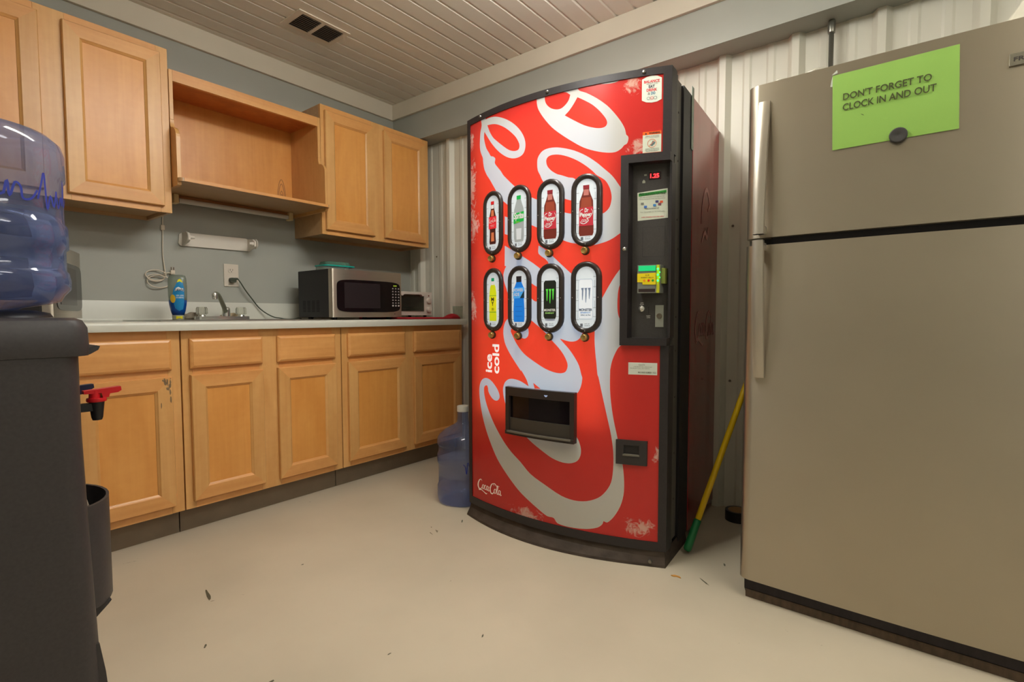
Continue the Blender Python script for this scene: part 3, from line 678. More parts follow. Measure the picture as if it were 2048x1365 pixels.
bm = bmesh.new(); prism(bm, [(.012, Ht-.004), (Wt-.085, Ht-.004), (Wt-.085, Ht-.022), (Wt-.105, Ht-.030), (Wt-.120, Ht-.018), (.050, Ht-.018), (.035, Ht-.030), (.012, Ht-.020)], lambda p, k: (p[0], -.004-.022*k, p[1])); obj('handle', bm, wp, t, local=True)
bm = bmesh.new(); lathe(bm, [(.080, .062), (.095, .070), (.078, .066)], (.12, .11, 0), 24); obj('baking_pan', bm, chrome2, t, local=True, auto=30)
bm = bmesh.new()
for i in range(9): box(bm, .012+i*.026, .0135+i*.026, .008, .22, .055, .0565)
for y in (.02, .21): box(bm, .010, Wt-.078, y, y+.002, .0565, .058)
obj('wire_rack', bm, chrome, t, local=True)
for z in (.112, .050):
    bm = bmesh.new(); lathe(bm, [(.019, -.001), (.018, -.014), (.012, -.018)], (Wt-.036, 0, z), 20, 'y'); k_ = obj('knob', bm, wp, t, local=True, auto=35)
    obj('knob_grip', B(Wt-.0385, Wt-.0335, -.024, -.0175, z-.014, z+.014, .001), wp, k_, local=True)
bm = bmesh.new(); lathe(bm, [(.0045, 0), (.0045, -.003)], (Wt-.030, 0, .146), 10, 'y'); obj('indicator_light', bm, mat('indicator_red', (110, 24, 20), .3), t, local=True)
t = thing('glass_tumbler', 'clear glass tumbler at the right end of the worktop beside the vending machine', 'glass', (-.100, -.592, .9142))
bm = bmesh.new(); lathe(bm, [(.001, .004), (.026, .004), (.028, .010), (.034, .085), (.0355, .085), (.030, .002), (.026, .0), (.001, .0)], (-.100, -.592, .9145), 28, caps=False); obj('glass_wall', bm, thin('clear_glass', (238, 242, 238), (220, 225, 220), .06), t, smooth=True)

# ================================================================== VENDING MACHINE (local: x along the front, y into the machine, z up)
W1=[(101,1808),(101,1798),(105,1772),(97,1749),(93,1718),(92,1684),(97,1660),(112,1631),(114,1615),(122,1581),(139,1551),(158,1528),(182,1495),(200,1470),(231,1431),(263,1405),(386,1308),(415,1293),(537,1231),(565,1220),(589,1214),(658,1203),(690,1208),(723,1218),(752,1235),(777,1258),(776,1378),(751,1426),(729,1457),(699,1486),(672,1511),(632,1541),(585,1567),(539,1584),(501,1593),(465,1594),(441,1586),(424,1566),(421,1542),(424,1517),(435,1496),(447,1472),(492,1417),(540,1392),(569,1381),(598,1376),(615,1388),(600,1439),(585,1462),(561,1469),(530,1482),(511,1489),(485,1507),(468,1527),(463,1548),(470,1561),(488,1566),(517,1563),(555,1550),(597,1528),(632,1503),(658,1480),(673,1464),(705,1441),(722,1412),(729,1385),(729,1366),(723,1342),(711,1327),(694,1318),(633,1315),(569,1330),(540,1339),(415,1404),(386,1418),(306,1473),(270,1504),(242,1530),(227,1550),(209,1569),(191,1591),(194,1609),(180,1621),(166,1626),(154,1643),(137,1666),(126,1694),(121,1717),(124,1741),(150,1706),(178,1671),(219,1631),(261,1602),(298,1588),(330,1587),(351,1596),(361,1613),(363,1636),(355,1664),(334,1696),(303,1727),(266,1753),(228,1773),(192,1786),(160,1791),(133,1791),(131,1802)]
W2=[(419,1813),(419,1782),(427,1754),(451,1717),(488,1673),(530,1637),(573,1605),(620,1574),(666,1554),(710,1542),(742,1540),(763,1550),(773,1561),(783,1566),(788,1582),(786,1592),(780,1598),(775,1620),(762,1646),(738,1681),(709,1715),(670,1748),(631,1774),(600,1791),(600,1813)]
W2b=[(674,1806),(675,1801),(697,1794),(724,1791),(745,1793),(757,1799),(755,1807)]
W3=[(250,1356),(277,1345),(318,1322),(318,1259),(250,1282)]
W7=[(250,1233),(341,1184),(429,1130),(493,1069),(493,1022),(415,1055),(386,1070),(317,1076),(285,985),(258,1052),(245,1082),(241,1110),(243,1118),(251,1136),(258,1145),(249,1148)]
W5=[(428,1218),(459,1199),(492,1172),(531,1137),(569,1103),(599,1076),(617,980),(635,896),(618,863),(609,847),(591,836),(564,835),(526,845),(539,831),(564,806),(588,775),(607,742),(617,707),(621,694),(617,666),(608,643),(597,630),(554,614),(384,542),(262,543),(248,565),(239,596),(238,624),(249,649),(270,664),(296,668),(331,663),(356,654),(379,643),(370,667),(356,688),(339,710),(340,703),(309,738),(276,777),(252,813),(242,844),(240,873),(246,898),(259,917),(317,954),(386,1007),(414,993),(459,1011),(476,1098),(472,1150),(428,1185)]
NUB=[(333,874),(377,883),(379,866),(375,851),(360,841),(340,847)]
W9=[(596,466),(609,442),(617,414),(615,388),(602,365),(575,352),(539,350),(494,360),(452,380),(402,407),(365,430),(429,490),(574,507)]
W6=[(780,1131),(747,1088),(719,1042),(696,1000),(675,965),(667,896),(669,874),(669,840),(672,795),(677,750),(681,710),(685,700),(700,632),(720,545),(735,477),(743,414),(743,350),(736,299),(717,262),(688,232),(642,211),(589,205),(534,214),(464,243),(388,277),(336,318),(285,352),(242,389),(197,438),(162,485),(131,538),(115,582),(114,611),(122,622),(135,625),(141,614),(144,598),(159,579),(180,565),(201,564),(215,577),(215,593),(201,616),(175,640),(150,654),(125,657),(103,649),(86,629),(79,594),(85,545),(101,484),(127,422),(161,362),(202,304),(253,254),(305,210),(346,181),(427,137),(470,117),(500,116),(517,98),(568,93),(638,99),(684,113),(703,129),(708,143),(723,140),(747,166),(770,209),(782,255),(784,305),(779,363),(768,421),(759,469),(744,537),(734,600),(729,658),(729,731),(729,730),(735,761),(745,789),(758,814),(782,842),(782,886),(762,924),(755,951),(754,998),(759,1041),(777,1092)]
H1=[(144,1763),(169,1760),(192,1755),(219,1744),(253,1724),(286,1698),(314,1670),(330,1643),(332,1627),(324,1617),(302,1617),(274,1628),(240,1652),(205,1680),(180,1702),(159,1732)]
H2a=[(460,1811),(456,1790),(463,1768),(481,1749),(504,1738),(526,1736),(545,1745),(560,1761),(567,1780),(551,1792),(526,1802),(524,1813)]
H2b=[(596,1765),(619,1751),(654,1727),(684,1697),(706,1667),(711,1650),(704,1638),(687,1635),(662,1640),(625,1655),(584,1680),(544,1707),(563,1722),(581,1743)]
R5=[(284,877),(293,852),(317,816),(352,780),(393,755),(429,736),(464,720),(498,710),(527,707),(549,713),(559,731),(558,751),(542,782),(519,810),(491,836),(459,868),(421,897),(386,919),(341,929)]
R6=[(402,660),(438,638),(409,637)]
VW, VH, SAG = .9335, 1.823, .0829
def prof(s): return -SAG*(1-(2*s/VW-1)**2)
def CM(s, z, off=0.0): return (s, prof(s)-off, z)
vm = thing('vending_machine', 'tall red and white curved-front soft drink vending machine', 'vending machine', (-.8403, -1.3825, 0), math.atan2(-math.cos(R(-4.1769)), -math.sin(R(-4.1769))))
vblk = mat('machine_black', (42, 37, 37), .42, noise=((140, 140, 140), .2, 3)); vdust = mat('machine_black_dusty', (100, 86, 74), .65, noise=((14, 14, 40), .45, 4)); vgrey = mat('machine_grey', (92, 88, 80), .5)
vred = mat('machine_red', (150, 28, 30), .22, noise=((3, 3, 3), .12, 3), coat=.3)
def cbar(bm, s0, s1, z0, z1, off, back, n=1, mi=0):
    """bar whose face follows the curved front, its back at plane y=back (or at prof-back_off if tuple)"""
    L = [s0+(s1-s0)*i/n for i in range(n+1)]
    f = [(s, prof(s)-off) for s in L]; b = [(s, (prof(s)-back[0]) if isinstance(back, tuple) else back) for s in L][::-1]
    prism(bm, f+b, lambda p, k: (p[0], p[1], z0+(z1-z0)*k), mi)
# door shell
bm = bmesh.new()
cbar(bm, 0, VW, 1.797, VH, .0, .06, 30); cbar(bm, 0, VW, .056, .090, .0, .06, 30)
cbar(bm, 0, .022, .090, 1.797, .0, .06, 1); cbar(bm, .905, VW, 1.52, 1.797, .0, .06, 2); cbar(bm, .905, VW, .090, .825, .0, .06, 2)
obj('door_frame', bm, vblk, vm, local=True)
bm = bmesh.new()
for s in (.10, .47, .84):
    bm2 = bmesh.new(); lathe(bm2, [(.007, 0), (.0065, -.003), (.003, -.006)], (s, prof(s), 1.811), 12, 'y'); obj('bolt', bm2, mat('bolt_metal', (120, 116, 108), .3, metal=.8), vm, local=True)
bm.free()
bm = bmesh.new(); box(bm, .0, VW-.006, .0605, .090, .06, VH-.001); box(bm, .012, VW-.014, .0905, .160, .06, VH-.006); obj('door_back', bm, vgrey, vm, local=True)
bm = bmesh.new(); box(bm, .004, VW-.004, .1605, .2895, .035, VH-.012); obj('door_gasket', bm, mat('gasket_black', (20, 17, 20), .5), vm, local=True)
bm = bmesh.new(); box(bm, .002, VW-.0025, .290, .744, .03, VH-.010, .004); cabn = obj('cabinet', bm, vred, vm, local=True)
bm = bmesh.new(); box(bm, VW-.0022, VW-.0008, .262, .2915, 1.60, 1.845); obj('sheet_flange', bm, mat('flange_green', (110, 122, 108), .4), vm, local=True)
bm = bmesh.new()
for z in (1.70, 1.52, 1.30, 1.19, 1.06, .93, .80, .62, .40, .22):
    b2 = bmesh.new(); lathe(b2, [(.004, 0), (.004, .0012)], (VW-.0135, .125 if z != 1.19 else .14, z), 8, 'x'); obj('rivet', b2, dark_m, vm, local=True)
bm.free()
for x0, x1, y0, y1 in ((.03, .08, .36, .41), (.85, .90, .36, .41), (.03, .08, .65, .70), (.85, .90, .65, .70)): obj('foot', B(x0, x1, y0, y1, 0, .0295), black_void, vm, local=True)
# skirt flaring to the floor
bm = bmesh.new(); n = 30; rings = []
for z, off, e in ((.054, -.012, .008), (.034, -.004, .004), (.010, .030, .0), (.0005, .035, -.002)):
    L = [(e, .27), (e, .05)]+[((e+(VW-2*e)*i/n), prof((e+(VW-2*e)*i/n))-off*(.35+.65*math.sin(PI*min(1, max(0, .08+i/n))))) for i in range(n+1)]+[(VW-e, .05), (VW-e, .27)]
    rings.append([bm.verts.new((a, b, z)) for a, b in L])
for a, b_ in zip(rings, rings[1:]):
    for i in range(len(a)-1): bm.faces.new((a[i], a[i+1], b_[i+1], b_[i]))
bmesh.ops.solidify(bm, geom=bm.faces[:], thickness=.002)
obj('kick_skirt', bm, vdust, vm, local=True)
b2 = bmesh.new(); lathe(b2, [(.008, 0), (.007, -.006)], (.885, -.030, .022), 12, 'y'); obj('bolt', b2, MATS['bolt_metal'], vm, local=True)
obj('base_plate', B(.01, VW-.01, .0, .289, .003, .030), black_void, vm, local=True)

# light box behind the printed panel: two glowing plates and their housing
bm = bmesh.new(); L = [.07+.64*i/16 for i in range(17)]
V = [[bm.verts.new((s, prof(s)+.052, z)) for s in L] for z in (.50, 1.75)]
for i in range(16): bm.faces.new((V[0][i], V[0][i+1], V[1][i+1], V[1][i]))
glow = mat('light_box', (255, 255, 255), .5, emit=(214, 240, 255), estr=BACKLIGHT)
obj('light_box', bm, glow, vm, local=True)
# printed front panel: a constrained triangulation gives every colour its own faces
WHITE = [([W1], [H1]), ([W2], [H2a, H2b]), ([W2b], []), ([W3], []), ([W7], []), ([W5], [R5, R6]), ([NUB], []), ([W9], []), ([W6], [])]
polys = [W1, H1, W2, H2a, H2b, W2b, W3, W7, W5, R5, R6, NUB, W9, W6]
def smooth_closed(P):
    n = len(P); out = []
    for i in range(n):
        a, b, c, d = (Vector(P[(i+k-1) % n]) for k in range(4)); m = 3
        l = (c-b).length; a_ = ((b-a).length < 1e-6) or (b-a).angle(c-b, 0) > 1.2; d_ = (d-c).length > 1e-6 and (c-b).angle(d-c, 0) > 1.2
        out.append(tuple(b))
        if l > 9:
            t1 = (c-a)*.5 if not a_ else (c-b); t2 = (d-b)*.5 if not d_ else (c-b)
            t1 = t1.normalized()*min(t1.length, l) if t1.length else t1; t2 = t2.normalized()*min(t2.length, l) if t2.length else t2
            for k in range(1, m):
                t = k/m; out.append(tuple((2*t**3-3*t*t+1)*b+(t**3-2*t*t+t)*t1+(-2*t**3+3*t*t)*c+(t**3-t*t)*t2))
    return out
SM = {id(p): smooth_closed(p) for p in polys}
def is_white(p):
    for outs, holes in WHITE:
        if inpoly(p, SM[id(outs[0])]) and not any(inpoly(p, SM[id(h)]) for h in holes): return True
    return False
S0, S1, Z0, Z1 = 21, 906, 89, 1798
pts = []; edges = []
def addloop(L, closed=True):
    k = len(pts); pts.extend(Vector(p) for p in L)
    edges.extend((k+i, k+(i+1) % len(L)) for i in range(len(L) if closed else len(L)-1))
addloop([(S0, Z0), (S1, Z0), (S1, Z1), (S0, Z1)]); addloop([(780, 840), (S1+5, 840), (S1+5, 1505), (780, 1505)])
for i in range(1, 30): x = S0+(S1-S0)*i/30; addloop([(x, Z0-1), (x, Z1+1)], False)
for p in polys: addloop(SM[id(p)])
vv, ee, ff, *_ = geometry.delaunay_2d_cdt(pts, edges, [], 0, 1e-4)
bm = bmesh.new(); VV = [bm.verts.new(CM(v.x/1000, v.y/1000, -.004)) for v in vv]
for q in ff:
    c = sum((vv[i] for i in q), Vector((0, 0)))/len(q)
    if not (S0 < c.x < S1 and Z0 < c.y < Z1) or (c.x > 780 and 840 < c.y < 1505): continue
    try: f = bm.faces.new([VV[i] for i in q]); f.material_index = 1 if is_white(tuple(c)) else 0
    except ValueError: pass
for v in [v for v in bm.verts if not v.link_faces]: bm.verts.remove(v)
def panel_red():
    """red print with worn icy splashes near the left edge and the lower corners"""
    m = mat('panel_red', (226, 58, 54), .22, transl=.35, coat=.3); nt = m.node_tree; N = nt.nodes; L = nt.links
    tc = [n for n in N if n.type == 'TEX_COORD'][0]; sx = N.new('ShaderNodeSeparateXYZ'); L.new(tc.outputs['Object'], sx.inputs[0])
    nz = N.new('ShaderNodeTexNoise'); nz.inputs['Scale'].default_value = 26; nz.inputs['Detail'].default_value = 9; nz.inputs['Roughness'].default_value = .7; nz.inputs['Distortion'].default_value = 1.2
    L.new(tc.outputs['Object'], nz.inputs['Vector'])
    def M1(op, a, b, c=None):
        n = N.new('ShaderNodeMath'); n.operation = op; n.use_clamp = op == 'MULTIPLY_ADD'
        for i, v in enumerate((a, b, c)):
            if v is None: continue
            if hasattr(v, 'links'): L.new(v, n.inputs[i])
            else: n.inputs[i].default_value = v
        return n.outputs[0]
    def spot(cx, cz, rx, rz):
        a = M1('DIVIDE', M1('SUBTRACT', sx.outputs[0], cx), rx); b = M1('DIVIDE', M1('SUBTRACT', sx.outputs[2], cz), rz)
        return M1('SUBTRACT', 1.0, M1('ADD', M1('MULTIPLY', a, a), M1('MULTIPLY', b, b)))
    acc = None
    for s in ((.03, 1.52, .055, .20), (.04, 1.35, .06, .12), (.03, .98, .06, .10), (.03, 1.72, .03, .06), (.36, .10, .12, .05), (.83, .14, .085, .055), (.90, .42, .03, .05), (.82, 1.55, .06, .05), (.80, 1.77, .05, .05)):
        q = M1('MAXIMUM', spot(*s), 0.0); acc = q if acc is None else M1('MAXIMUM', acc, q)
    k = M1('MULTIPLY_ADD', M1('ADD', nz.outputs[0], M1('MULTIPLY', acc, .34)), 7.0, -5.0)
    k = M1('MULTIPLY', k, M1('MINIMUM', M1('MULTIPLY', acc, 4.0), 1.0))
    mx = N.new('ShaderNodeMix'); mx.data_type = 'RGBA'; L.new(k, mx.inputs['Factor']); mx.inputs[6].default_value = (*s2l((226, 56, 52)), 1); mx.inputs[7].default_value = (*s2l((246, 190, 170)), 1)
    b = N['Principled BSDF']; L.new(mx.outputs[2], b.inputs['Base Color'])
    mx2 = N.new('ShaderNodeMix'); mx2.data_type = 'RGBA'; L.new(k, mx2.inputs['Factor']); mx2.inputs[6].default_value = (*s2l((252, 84, 48)), 1); mx2.inputs[7].default_value = (*s2l((250, 200, 186)), 1)
    tr = [n for n in N if n.type == 'BSDF_TRANSLUCENT'][0]; L.new(mx2.outputs[2], tr.inputs[0])
    return m
pw = mat('panel_white', (228, 224, 212), .22, transl=.35, coat=.3, glow_rgb=(170, 192, 214))
obj('printed_panel', bm, [panel_red(), pw], vm, local=True)

def lit(name, rgb, e=.38, rough=.35): return mat('print_'+name, rgb, rough, emit=rgb, estr=e)
# vertical slogan and small logo
white_print = MATS['print_white']
bm = bmesh.new()
v, f = fit_text('ice', 0, 1, 0, 1, .035); addgeo(bm, v, f, lambda x, y: CM(.170-.042*y, .685+.081*x, -.0025))
v, f = fit_text('cold', 0, 1, 0, 1, .035); addgeo(bm, v, f, lambda x, y: CM(.216-.043*y, .683+.128*x, -.0025))
obj('slogan_lettering', bm, lit('slogan', (240, 238, 236), .55), vm, local=True)
bm = bmesh.new(); v, f = fitgeo(script_logo(), .064, .228, .128, .192); addgeo(bm, v, f, lambda x, y: CM(x, y, -.0025)); obj('small_logo', bm, lit('logo_cream', (226, 196, 176), .2), vm, local=True)
# faint wide logos on the red side
fm = mat('side_logo', (190, 142, 130), .5)
bm = bmesh.new(); v, f = fitgeo(script_logo(), .36, .70, .80, .96); addgeo(bm, v, f, lambda x, y: (VW-.0012, x, y)); obj('side_logo', bm, fm, vm, local=True)
bm = bmesh.new()
v, f = ribbon([(.44, 1.33), (.46, 1.42), (.52, 1.49), (.58, 1.44), (.55, 1.40)], [.008, .02, .02, .01]); addgeo(bm, v, f, lambda x, y: (VW-.0012, x, y))
v, f = ribbon([(.45, 1.25), (.50, 1.30), (.54, 1.28), (.56, 1.33)], [.01, .02, .02, .01]); addgeo(bm, v, f, lambda x, y: (VW-.0012, x, y))
obj('side_bottle_print', bm, fm, vm, local=True)

# ---- selection windows
CARD = mat('lit_card', (205, 212, 214), .3, emit=(205, 214, 222), estr=.42)
def stadium(w, h, n=12):
    r = w/2; return [(r*math.cos(a), h/2-r+r*math.sin(a)) for a in [PI*i/n for i in range(n+1)]]+[(-r*math.cos(a), -h/2+r-r*math.sin(a)) for a in [PI*i/n for i in range(n+1)]]
def flat(par, name, outl, rgb, lvl, cs, cz, e=.38):
    bm = bmesh.new(); gridfill(bm, outl, lambda x, z: CM(cs+x, cz+z, .0035+.0005*lvl), .02); return obj(name, bm, lit(*rgb, e) if isinstance(rgb, tuple) else rgb, par, local=True)
def sym(half): return [(x, z) for x, z in half]+[(-x, z) for x, z in half[::-1]]
COLA = sym([(.009, .092), (.009, .070), (.012, .055), (.020, .030), (.023, .010), (.022, -.010), (.018, -.030), (.019, -.060), (.021, -.080), (.018, -.090)])
SODA = sym([(.0105, .092), (.0105, .078), (.016, .062), (.025, .038), (.0265, .0), (.0265, -.075), (.023, -.092), (.018, -.095)])
PEP = sym([(.0115, .092), (.0115, .075), (.017, .058), (.0265, .035), (.028, .0), (.0275, -.050), (.029, -.060), (.029, -.085), (.025, -.096)])
CAN = sym([(.022, .070), (.028, .062), (.0285, -.072), (.024, -.082)])
WIDE = sym([(.014, .078), (.014, .068), (.026, .045), (.029, .030), (.026, .0), (.029, -.040), (.029, -.085), (.026, -.095)])
def rect(x0, x1, z0, z1): return [(x0, z0), (x1, z0), (x1, z1), (x0, z1)]
def geo(par, name, g, rgb, lvl, cs, cz, e=.38):
    bm = bmesh.new()
    for v, f in (g if isinstance(g, list) else [g]): addgeo(bm, v, f, lambda x, z: CM(cs+x, cz+z, .0035+.0005*lvl))
    return obj(name, bm, lit(*rgb, e) if isinstance(rgb, tuple) else rgb, par, local=True)
def claw(x0, top):
    out = []
    for k, (dx, ln) in enumerate(((0, .048), (.0135, .058), (.027, .044))):
        x = x0+dx; out.append(([(x-.005, top), (x+.006, top+.001), (x+.0042, top-.010), (x+.0035, top-ln*.55), (x+.0015, top-ln), (x-.0008, top-ln*.9), (x-.0015, top-ln*.5), (x-.0015, top-.010)], [(0, 1, 2, 7), (7, 2, 3, 6), (6, 3, 4, 5)]))
    return out
brick_line = mat('print_brickline', (150, 156, 158), .5, emit=(150, 156, 158), estr=.2)
dark_print = ('smallprint', (52, 54, 60))
desc = ['cola in a curved glass-shaped bottle', 'clear lemon-lime bottle with green label', 'dark pepper soda, left of its twin', 'dark pepper soda, right of its twin', 'yellow bottle with green cap', 'blue sports drink bottle', 'black can with green claw marks', 'white can with grey claw marks']
for i in range(8):
    cs = .1825+.1514*(i % 4); row = i//4; cz = (1.335, 1.005)[row]
    bm = bmesh.new(); out = stadium(.121, .277); inn = stadium(.079, .235); mid = stadium(.103, .259); n = len(out)
    rings = [[bm.verts.new(CM(cs+p[0], cz+p[1], o)) for p in L] for L, o in ((out, -.003), (stadium(.118, .274), .007), (stadium(.110, .266), .012), (stadium(.088, .244), .011), (inn, .004), (inn, -.003))]
    for a, b_ in zip(rings, rings[1:]):
        for k in range(n): bm.faces.new((a[k], a[(k+1) % n], b_[(k+1) % n], b_[k]))
    win = obj('selection_window', bm, mat('window_frame', (50, 43, 40), .28, coat=.2), vm, local=True, smooth=True, label='dark oval frame around a picture of '+desc[i])
    bm = bmesh.new(); gridfill(bm, stadium(.084, .240), lambda x, z: CM(cs+x, cz+z, .003), .02); obj('backlit_card', bm, CARD, win, local=True)
    bl = []
    for k, z in enumerate([.066, .028, -.012, -.052, -.086]):
        for x0, x1 in ((-.041, -.028), (.029, .041)): bl.append((rect(x0, x1, z+(.012 if x0 > 0 else 0), z+.0015+(.012 if x0 > 0 else 0)), [(0, 1, 2, 3)]))
        for x0 in ((-.034,) if k % 2 else (.034,)): bl.append((rect(x0, x0+.0012, z-.03, z), [(0, 1, 2, 3)]))
    geo(win, 'brick_print', bl, brick_line, 0, cs, cz)
    T = lambda s, x0, x1, z0, z1, b=.03, sp=1.0, sh=0: fit_text(s, x0, x1, z0, z1, b, sp, sh)
    if i == 0:
        flat(win, 'bottle_print', COLA, ('cola', (66, 28, 24)), 1, cs, cz); flat(win, 'highlight_print', [(-.010, -.078), (.010, -.078), (.008, -.040), (-.008, -.040)], ('amber', (196, 110, 70)), 2, cs, cz); flat(win, 'highlight_print', [(-.009, .030), (.009, .030), (.007, .056), (-.007, .056)], ('amber', (196, 110, 70)), 2, cs, cz)
        flat(win, 'neck_print', rect(-.008, .008, .062, .078), ('pale', (220, 215, 212)), 2, cs, cz); flat(win, 'cap_print', rect(-.010, .010, .080, .093), ('redcap', (200, 30, 34)), 2, cs, cz)
        flat(win, 'label_print', rect(-.024, .024, -.024, .028), ('redlabel', (216, 40, 50)), 3, cs, cz); geo(win, 'lettering', fitgeo(script_logo(), -.022, .022, -.002, .022), white_print, 4, cs, cz)
        geo(win, 'lettering', [(rect(-.014, .014, -.010, -.0085), [(0, 1, 2, 3)]), (rect(-.010, .010, -.015, -.0138), [(0, 1, 2, 3)])], white_print, 4, cs, cz)
    elif i == 1:
        flat(win, 'bottle_print', SODA, ('clearbottle', (150, 156, 156)), 1, cs, cz); flat(win, 'highlight_print', [(-.012, -.085), (.012, -.085), (.014, -.040), (-.014, -.040)], ('pale2', (196, 200, 202)), 2, cs, cz)
        flat(win, 'cap_print', rect(-.011, .011, .078, .094), ('greencap', (24, 160, 70)), 2, cs, cz); flat(win, 'label_print', [(-.027, -.020), (.027, -.012), (.027, .028), (-.027, .022)], ('greenlabel', (20, 160, 62)), 3, cs, cz)
        geo(win, 'lettering', T('Sprite', -.026, .026, -.009, .026, .05, .9, .15), white_print, 4, cs, cz); geo(win, 'lettering', T('ZERO', -.016, .004, -.0155, -.011), ('limeprint', (150, 200, 40)), 4, cs, cz)
    elif i in (2, 3):
        flat(win, 'bottle_print', PEP, ('pepper', (104, 40, 30)), 1, cs, cz); flat(win, 'highlight_print', [(-.022, .010), (.022, .010), (.018, .048), (-.018, .048)], ('pepperamber', (140, 62, 42)), 2, cs, cz)
        flat(win, 'neck_print', rect(-.010, .010, .056, .078), ('pepperneck', (176, 108, 98)), 2, cs, cz); flat(win, 'cap_print', rect(-.012, .012, .080, .094), ('peppercap', (128, 34, 42)), 2, cs, cz)
        flat(win, 'label_print', [(-.0275, -.058), (.0275, -.058), (.0275, .012), (-.0275, .010)], ('pepperlabel', (176, 44, 56)), 3, cs, cz)
        geo(win, 'lettering', [T('Dr', -.006, .010, -.008, .008, .05, 1, .15), T('Pepper', -.024, .022, -.028, -.008, .05, .9, .15), T('(23)', -.018, .003, -.046, -.034, .03)], white_print, 4, cs, cz)
        geo(win, 'swash_print', [ribbon([(-.024, -.022), (-.023, -.002), (-.012, .005)], [.0015, .003]), ribbon([(.020, .004), (.026, -.010), (.014, -.028), (.004, -.030), (.009, -.040), (-.006, -.050), (-.020, -.047), (-.022, -.040)], [.0012, .003, .003, .002])], white_print, 4, cs, cz)
    elif i == 4:
        flat(win, 'bottle_print', SODA if 0 else sym([(.008, .090), (.008, .070), (.017, .055), (.022, .030), (.022, .0), (.021, -.050), (.023, -.070), (.022, -.092)]), ('mellow', (206, 214, 24)), 1, cs, cz)
        flat(win, 'neck_print', rect(-.0085, .0085, .064, .080), ('pale', (220, 215, 212)), 2, cs, cz); flat(win, 'cap_print', rect(-.009, .009, .080, .094), ('tealcap', (16, 140, 96)), 2, cs, cz)
        flat(win, 'label_print', rect(-.0225, .0225, -.052, .016), ('mellowlabel', (222, 218, 24)), 3, cs, cz); geo(win, 'band_print', [(rect(-.0225, .0225, .0162, .018), [(0, 1, 2, 3)]), (rect(-.0225, .0225, -.0545, -.052), [(0, 1, 2, 3)])], ('bandgreen', (60, 140, 40)), 4, cs, cz)
        geo(win, 'lettering', [T('M', -.009, .009, -.006, .010, .06), T('Y', -.008, .008, -.026, -.008, .06), T('ZERO', -.007, .009, -.046, -.036, .02)], ('inkdark', (44, 36, 20)), 5, cs, cz)
    elif i == 5:
        flat(win, 'bottle_print', WIDE, ('sportblue', (24, 120, 214)), 1, cs, cz); flat(win, 'cap_print', [(-.013, .070), (.013, .070), (.014, .094), (-.014, .094)], ('capblack', (36, 34, 36)), 2, cs, cz)
        flat(win, 'label_print', [(-.029, .002), (.029, .004), (.028, .048), (-.028, .046)], ('sportlabel', (70, 160, 232)), 3, cs, cz); flat(win, 'label_corner', [(.006, .0035), (.029, .0035), (.029, .036)], ('sportdark', (24, 50, 60)), 4, cs, cz)
        geo(win, 'lettering', [T('POWER', -.026, .024, .030, .043, .04), T('ADE', -.026, .004, .012, .026, .04)], white_print, 5, cs, cz)
        geo(win, 'facet_print', [(rect(-.018, .018, -.032+dz, -.0305+dz), [(0, 1, 2, 3)]) for dz in (0, -.02, -.04)], ('sportdeep', (16, 84, 180)), 2, cs, cz)
    elif i == 6:
        flat(win, 'can_print', CAN, ('canblack', (30, 34, 26)), 1, cs, cz); geo(win, 'claw_print', claw(-.0135, .036), ('clawgreen', (90, 214, 70)), 2, cs, cz)
        geo(win, 'lettering', [T('MONSTER', -.026, .026, -.052, -.042, .05)], white_print, 2, cs, cz); geo(win, 'lettering', [T('ENERGY', -.020, .020, -.062, -.056, .03)], ('clawpale', (150, 206, 110)), 2, cs, cz); geo(win, 'shadow_print', ([(x, z) for x, z in ell(0, -.086, .024, .0035, 16)], [tuple(range(16))]), ('canbase', (130, 134, 150)), 0.5, cs, cz)
    else:
        flat(win, 'can_print', CAN, ('canwhite', (214, 220, 226)), 1, cs, cz, .45); geo(win, 'claw_print', claw(-.0135, .036), ('clawgrey', (112, 124, 144)), 2, cs, cz)
        geo(win, 'outline_print', ribbon(CAN+[CAN[0]], [.0012], 1), ('canoutline', (150, 160, 176)), 2, cs, cz)
        geo(win, 'lettering', [T('MONSTER', -.026, .026, -.052, -.042, .05), T('ZERO ULTRA', -.020, .020, -.070, -.065, .03)], ('inkgrey', (70, 78, 92)), 2, cs, cz); geo(win, 'lettering', [T('ENERGY', -.020, .020, -.061, -.055, .03)], ('pepblue', (80, 130, 180)), 2, cs, cz)
    geo(win, 'small_print', [(rect(-.021, -.011, -.112, -.100), [(0, 1, 2, 3)]), T('20 FL OZ', -.004, .016, -.103, -.099, .02), T('SODA', -.004, .018, -.110, -.106, .02)], ('smallprint', (96, 100, 106)), 2, cs, cz)
    for dx, dz in ((-.051, 0), (.051, 0), (0, -.128)):
        b2 = bmesh.new(); lathe(b2, [(.0018, 0), (.0012, -.001)], (cs+dx, prof(cs+dx)-.0112, cz+dz), 8, 'y'); obj('screw', b2, mat('screw_bright', (210, 206, 200), .3, metal=.5), win, local=True)
    b2 = bmesh.new(); zb = cz-.153; lathe(b2, [(.0165, .002), (.0165, -.006)], (cs, prof(cs)-.006, zb), 20, 'y'); bz = obj('push_button', b2, mat('button_ring', (58, 46, 34), .4), vm, local=True, auto=40)
    b2 = bmesh.new(); lathe(b2, [(.0125, -.0062), (.0122, -.018), (.0108, -.0195), (.009, -.0185)], (cs, prof(cs)-.006, zb), 20, 'y'); obj('button_cap', b2, mat('brass', (176, 146, 82), .35, metal=.6), bz, local=True, auto=40)

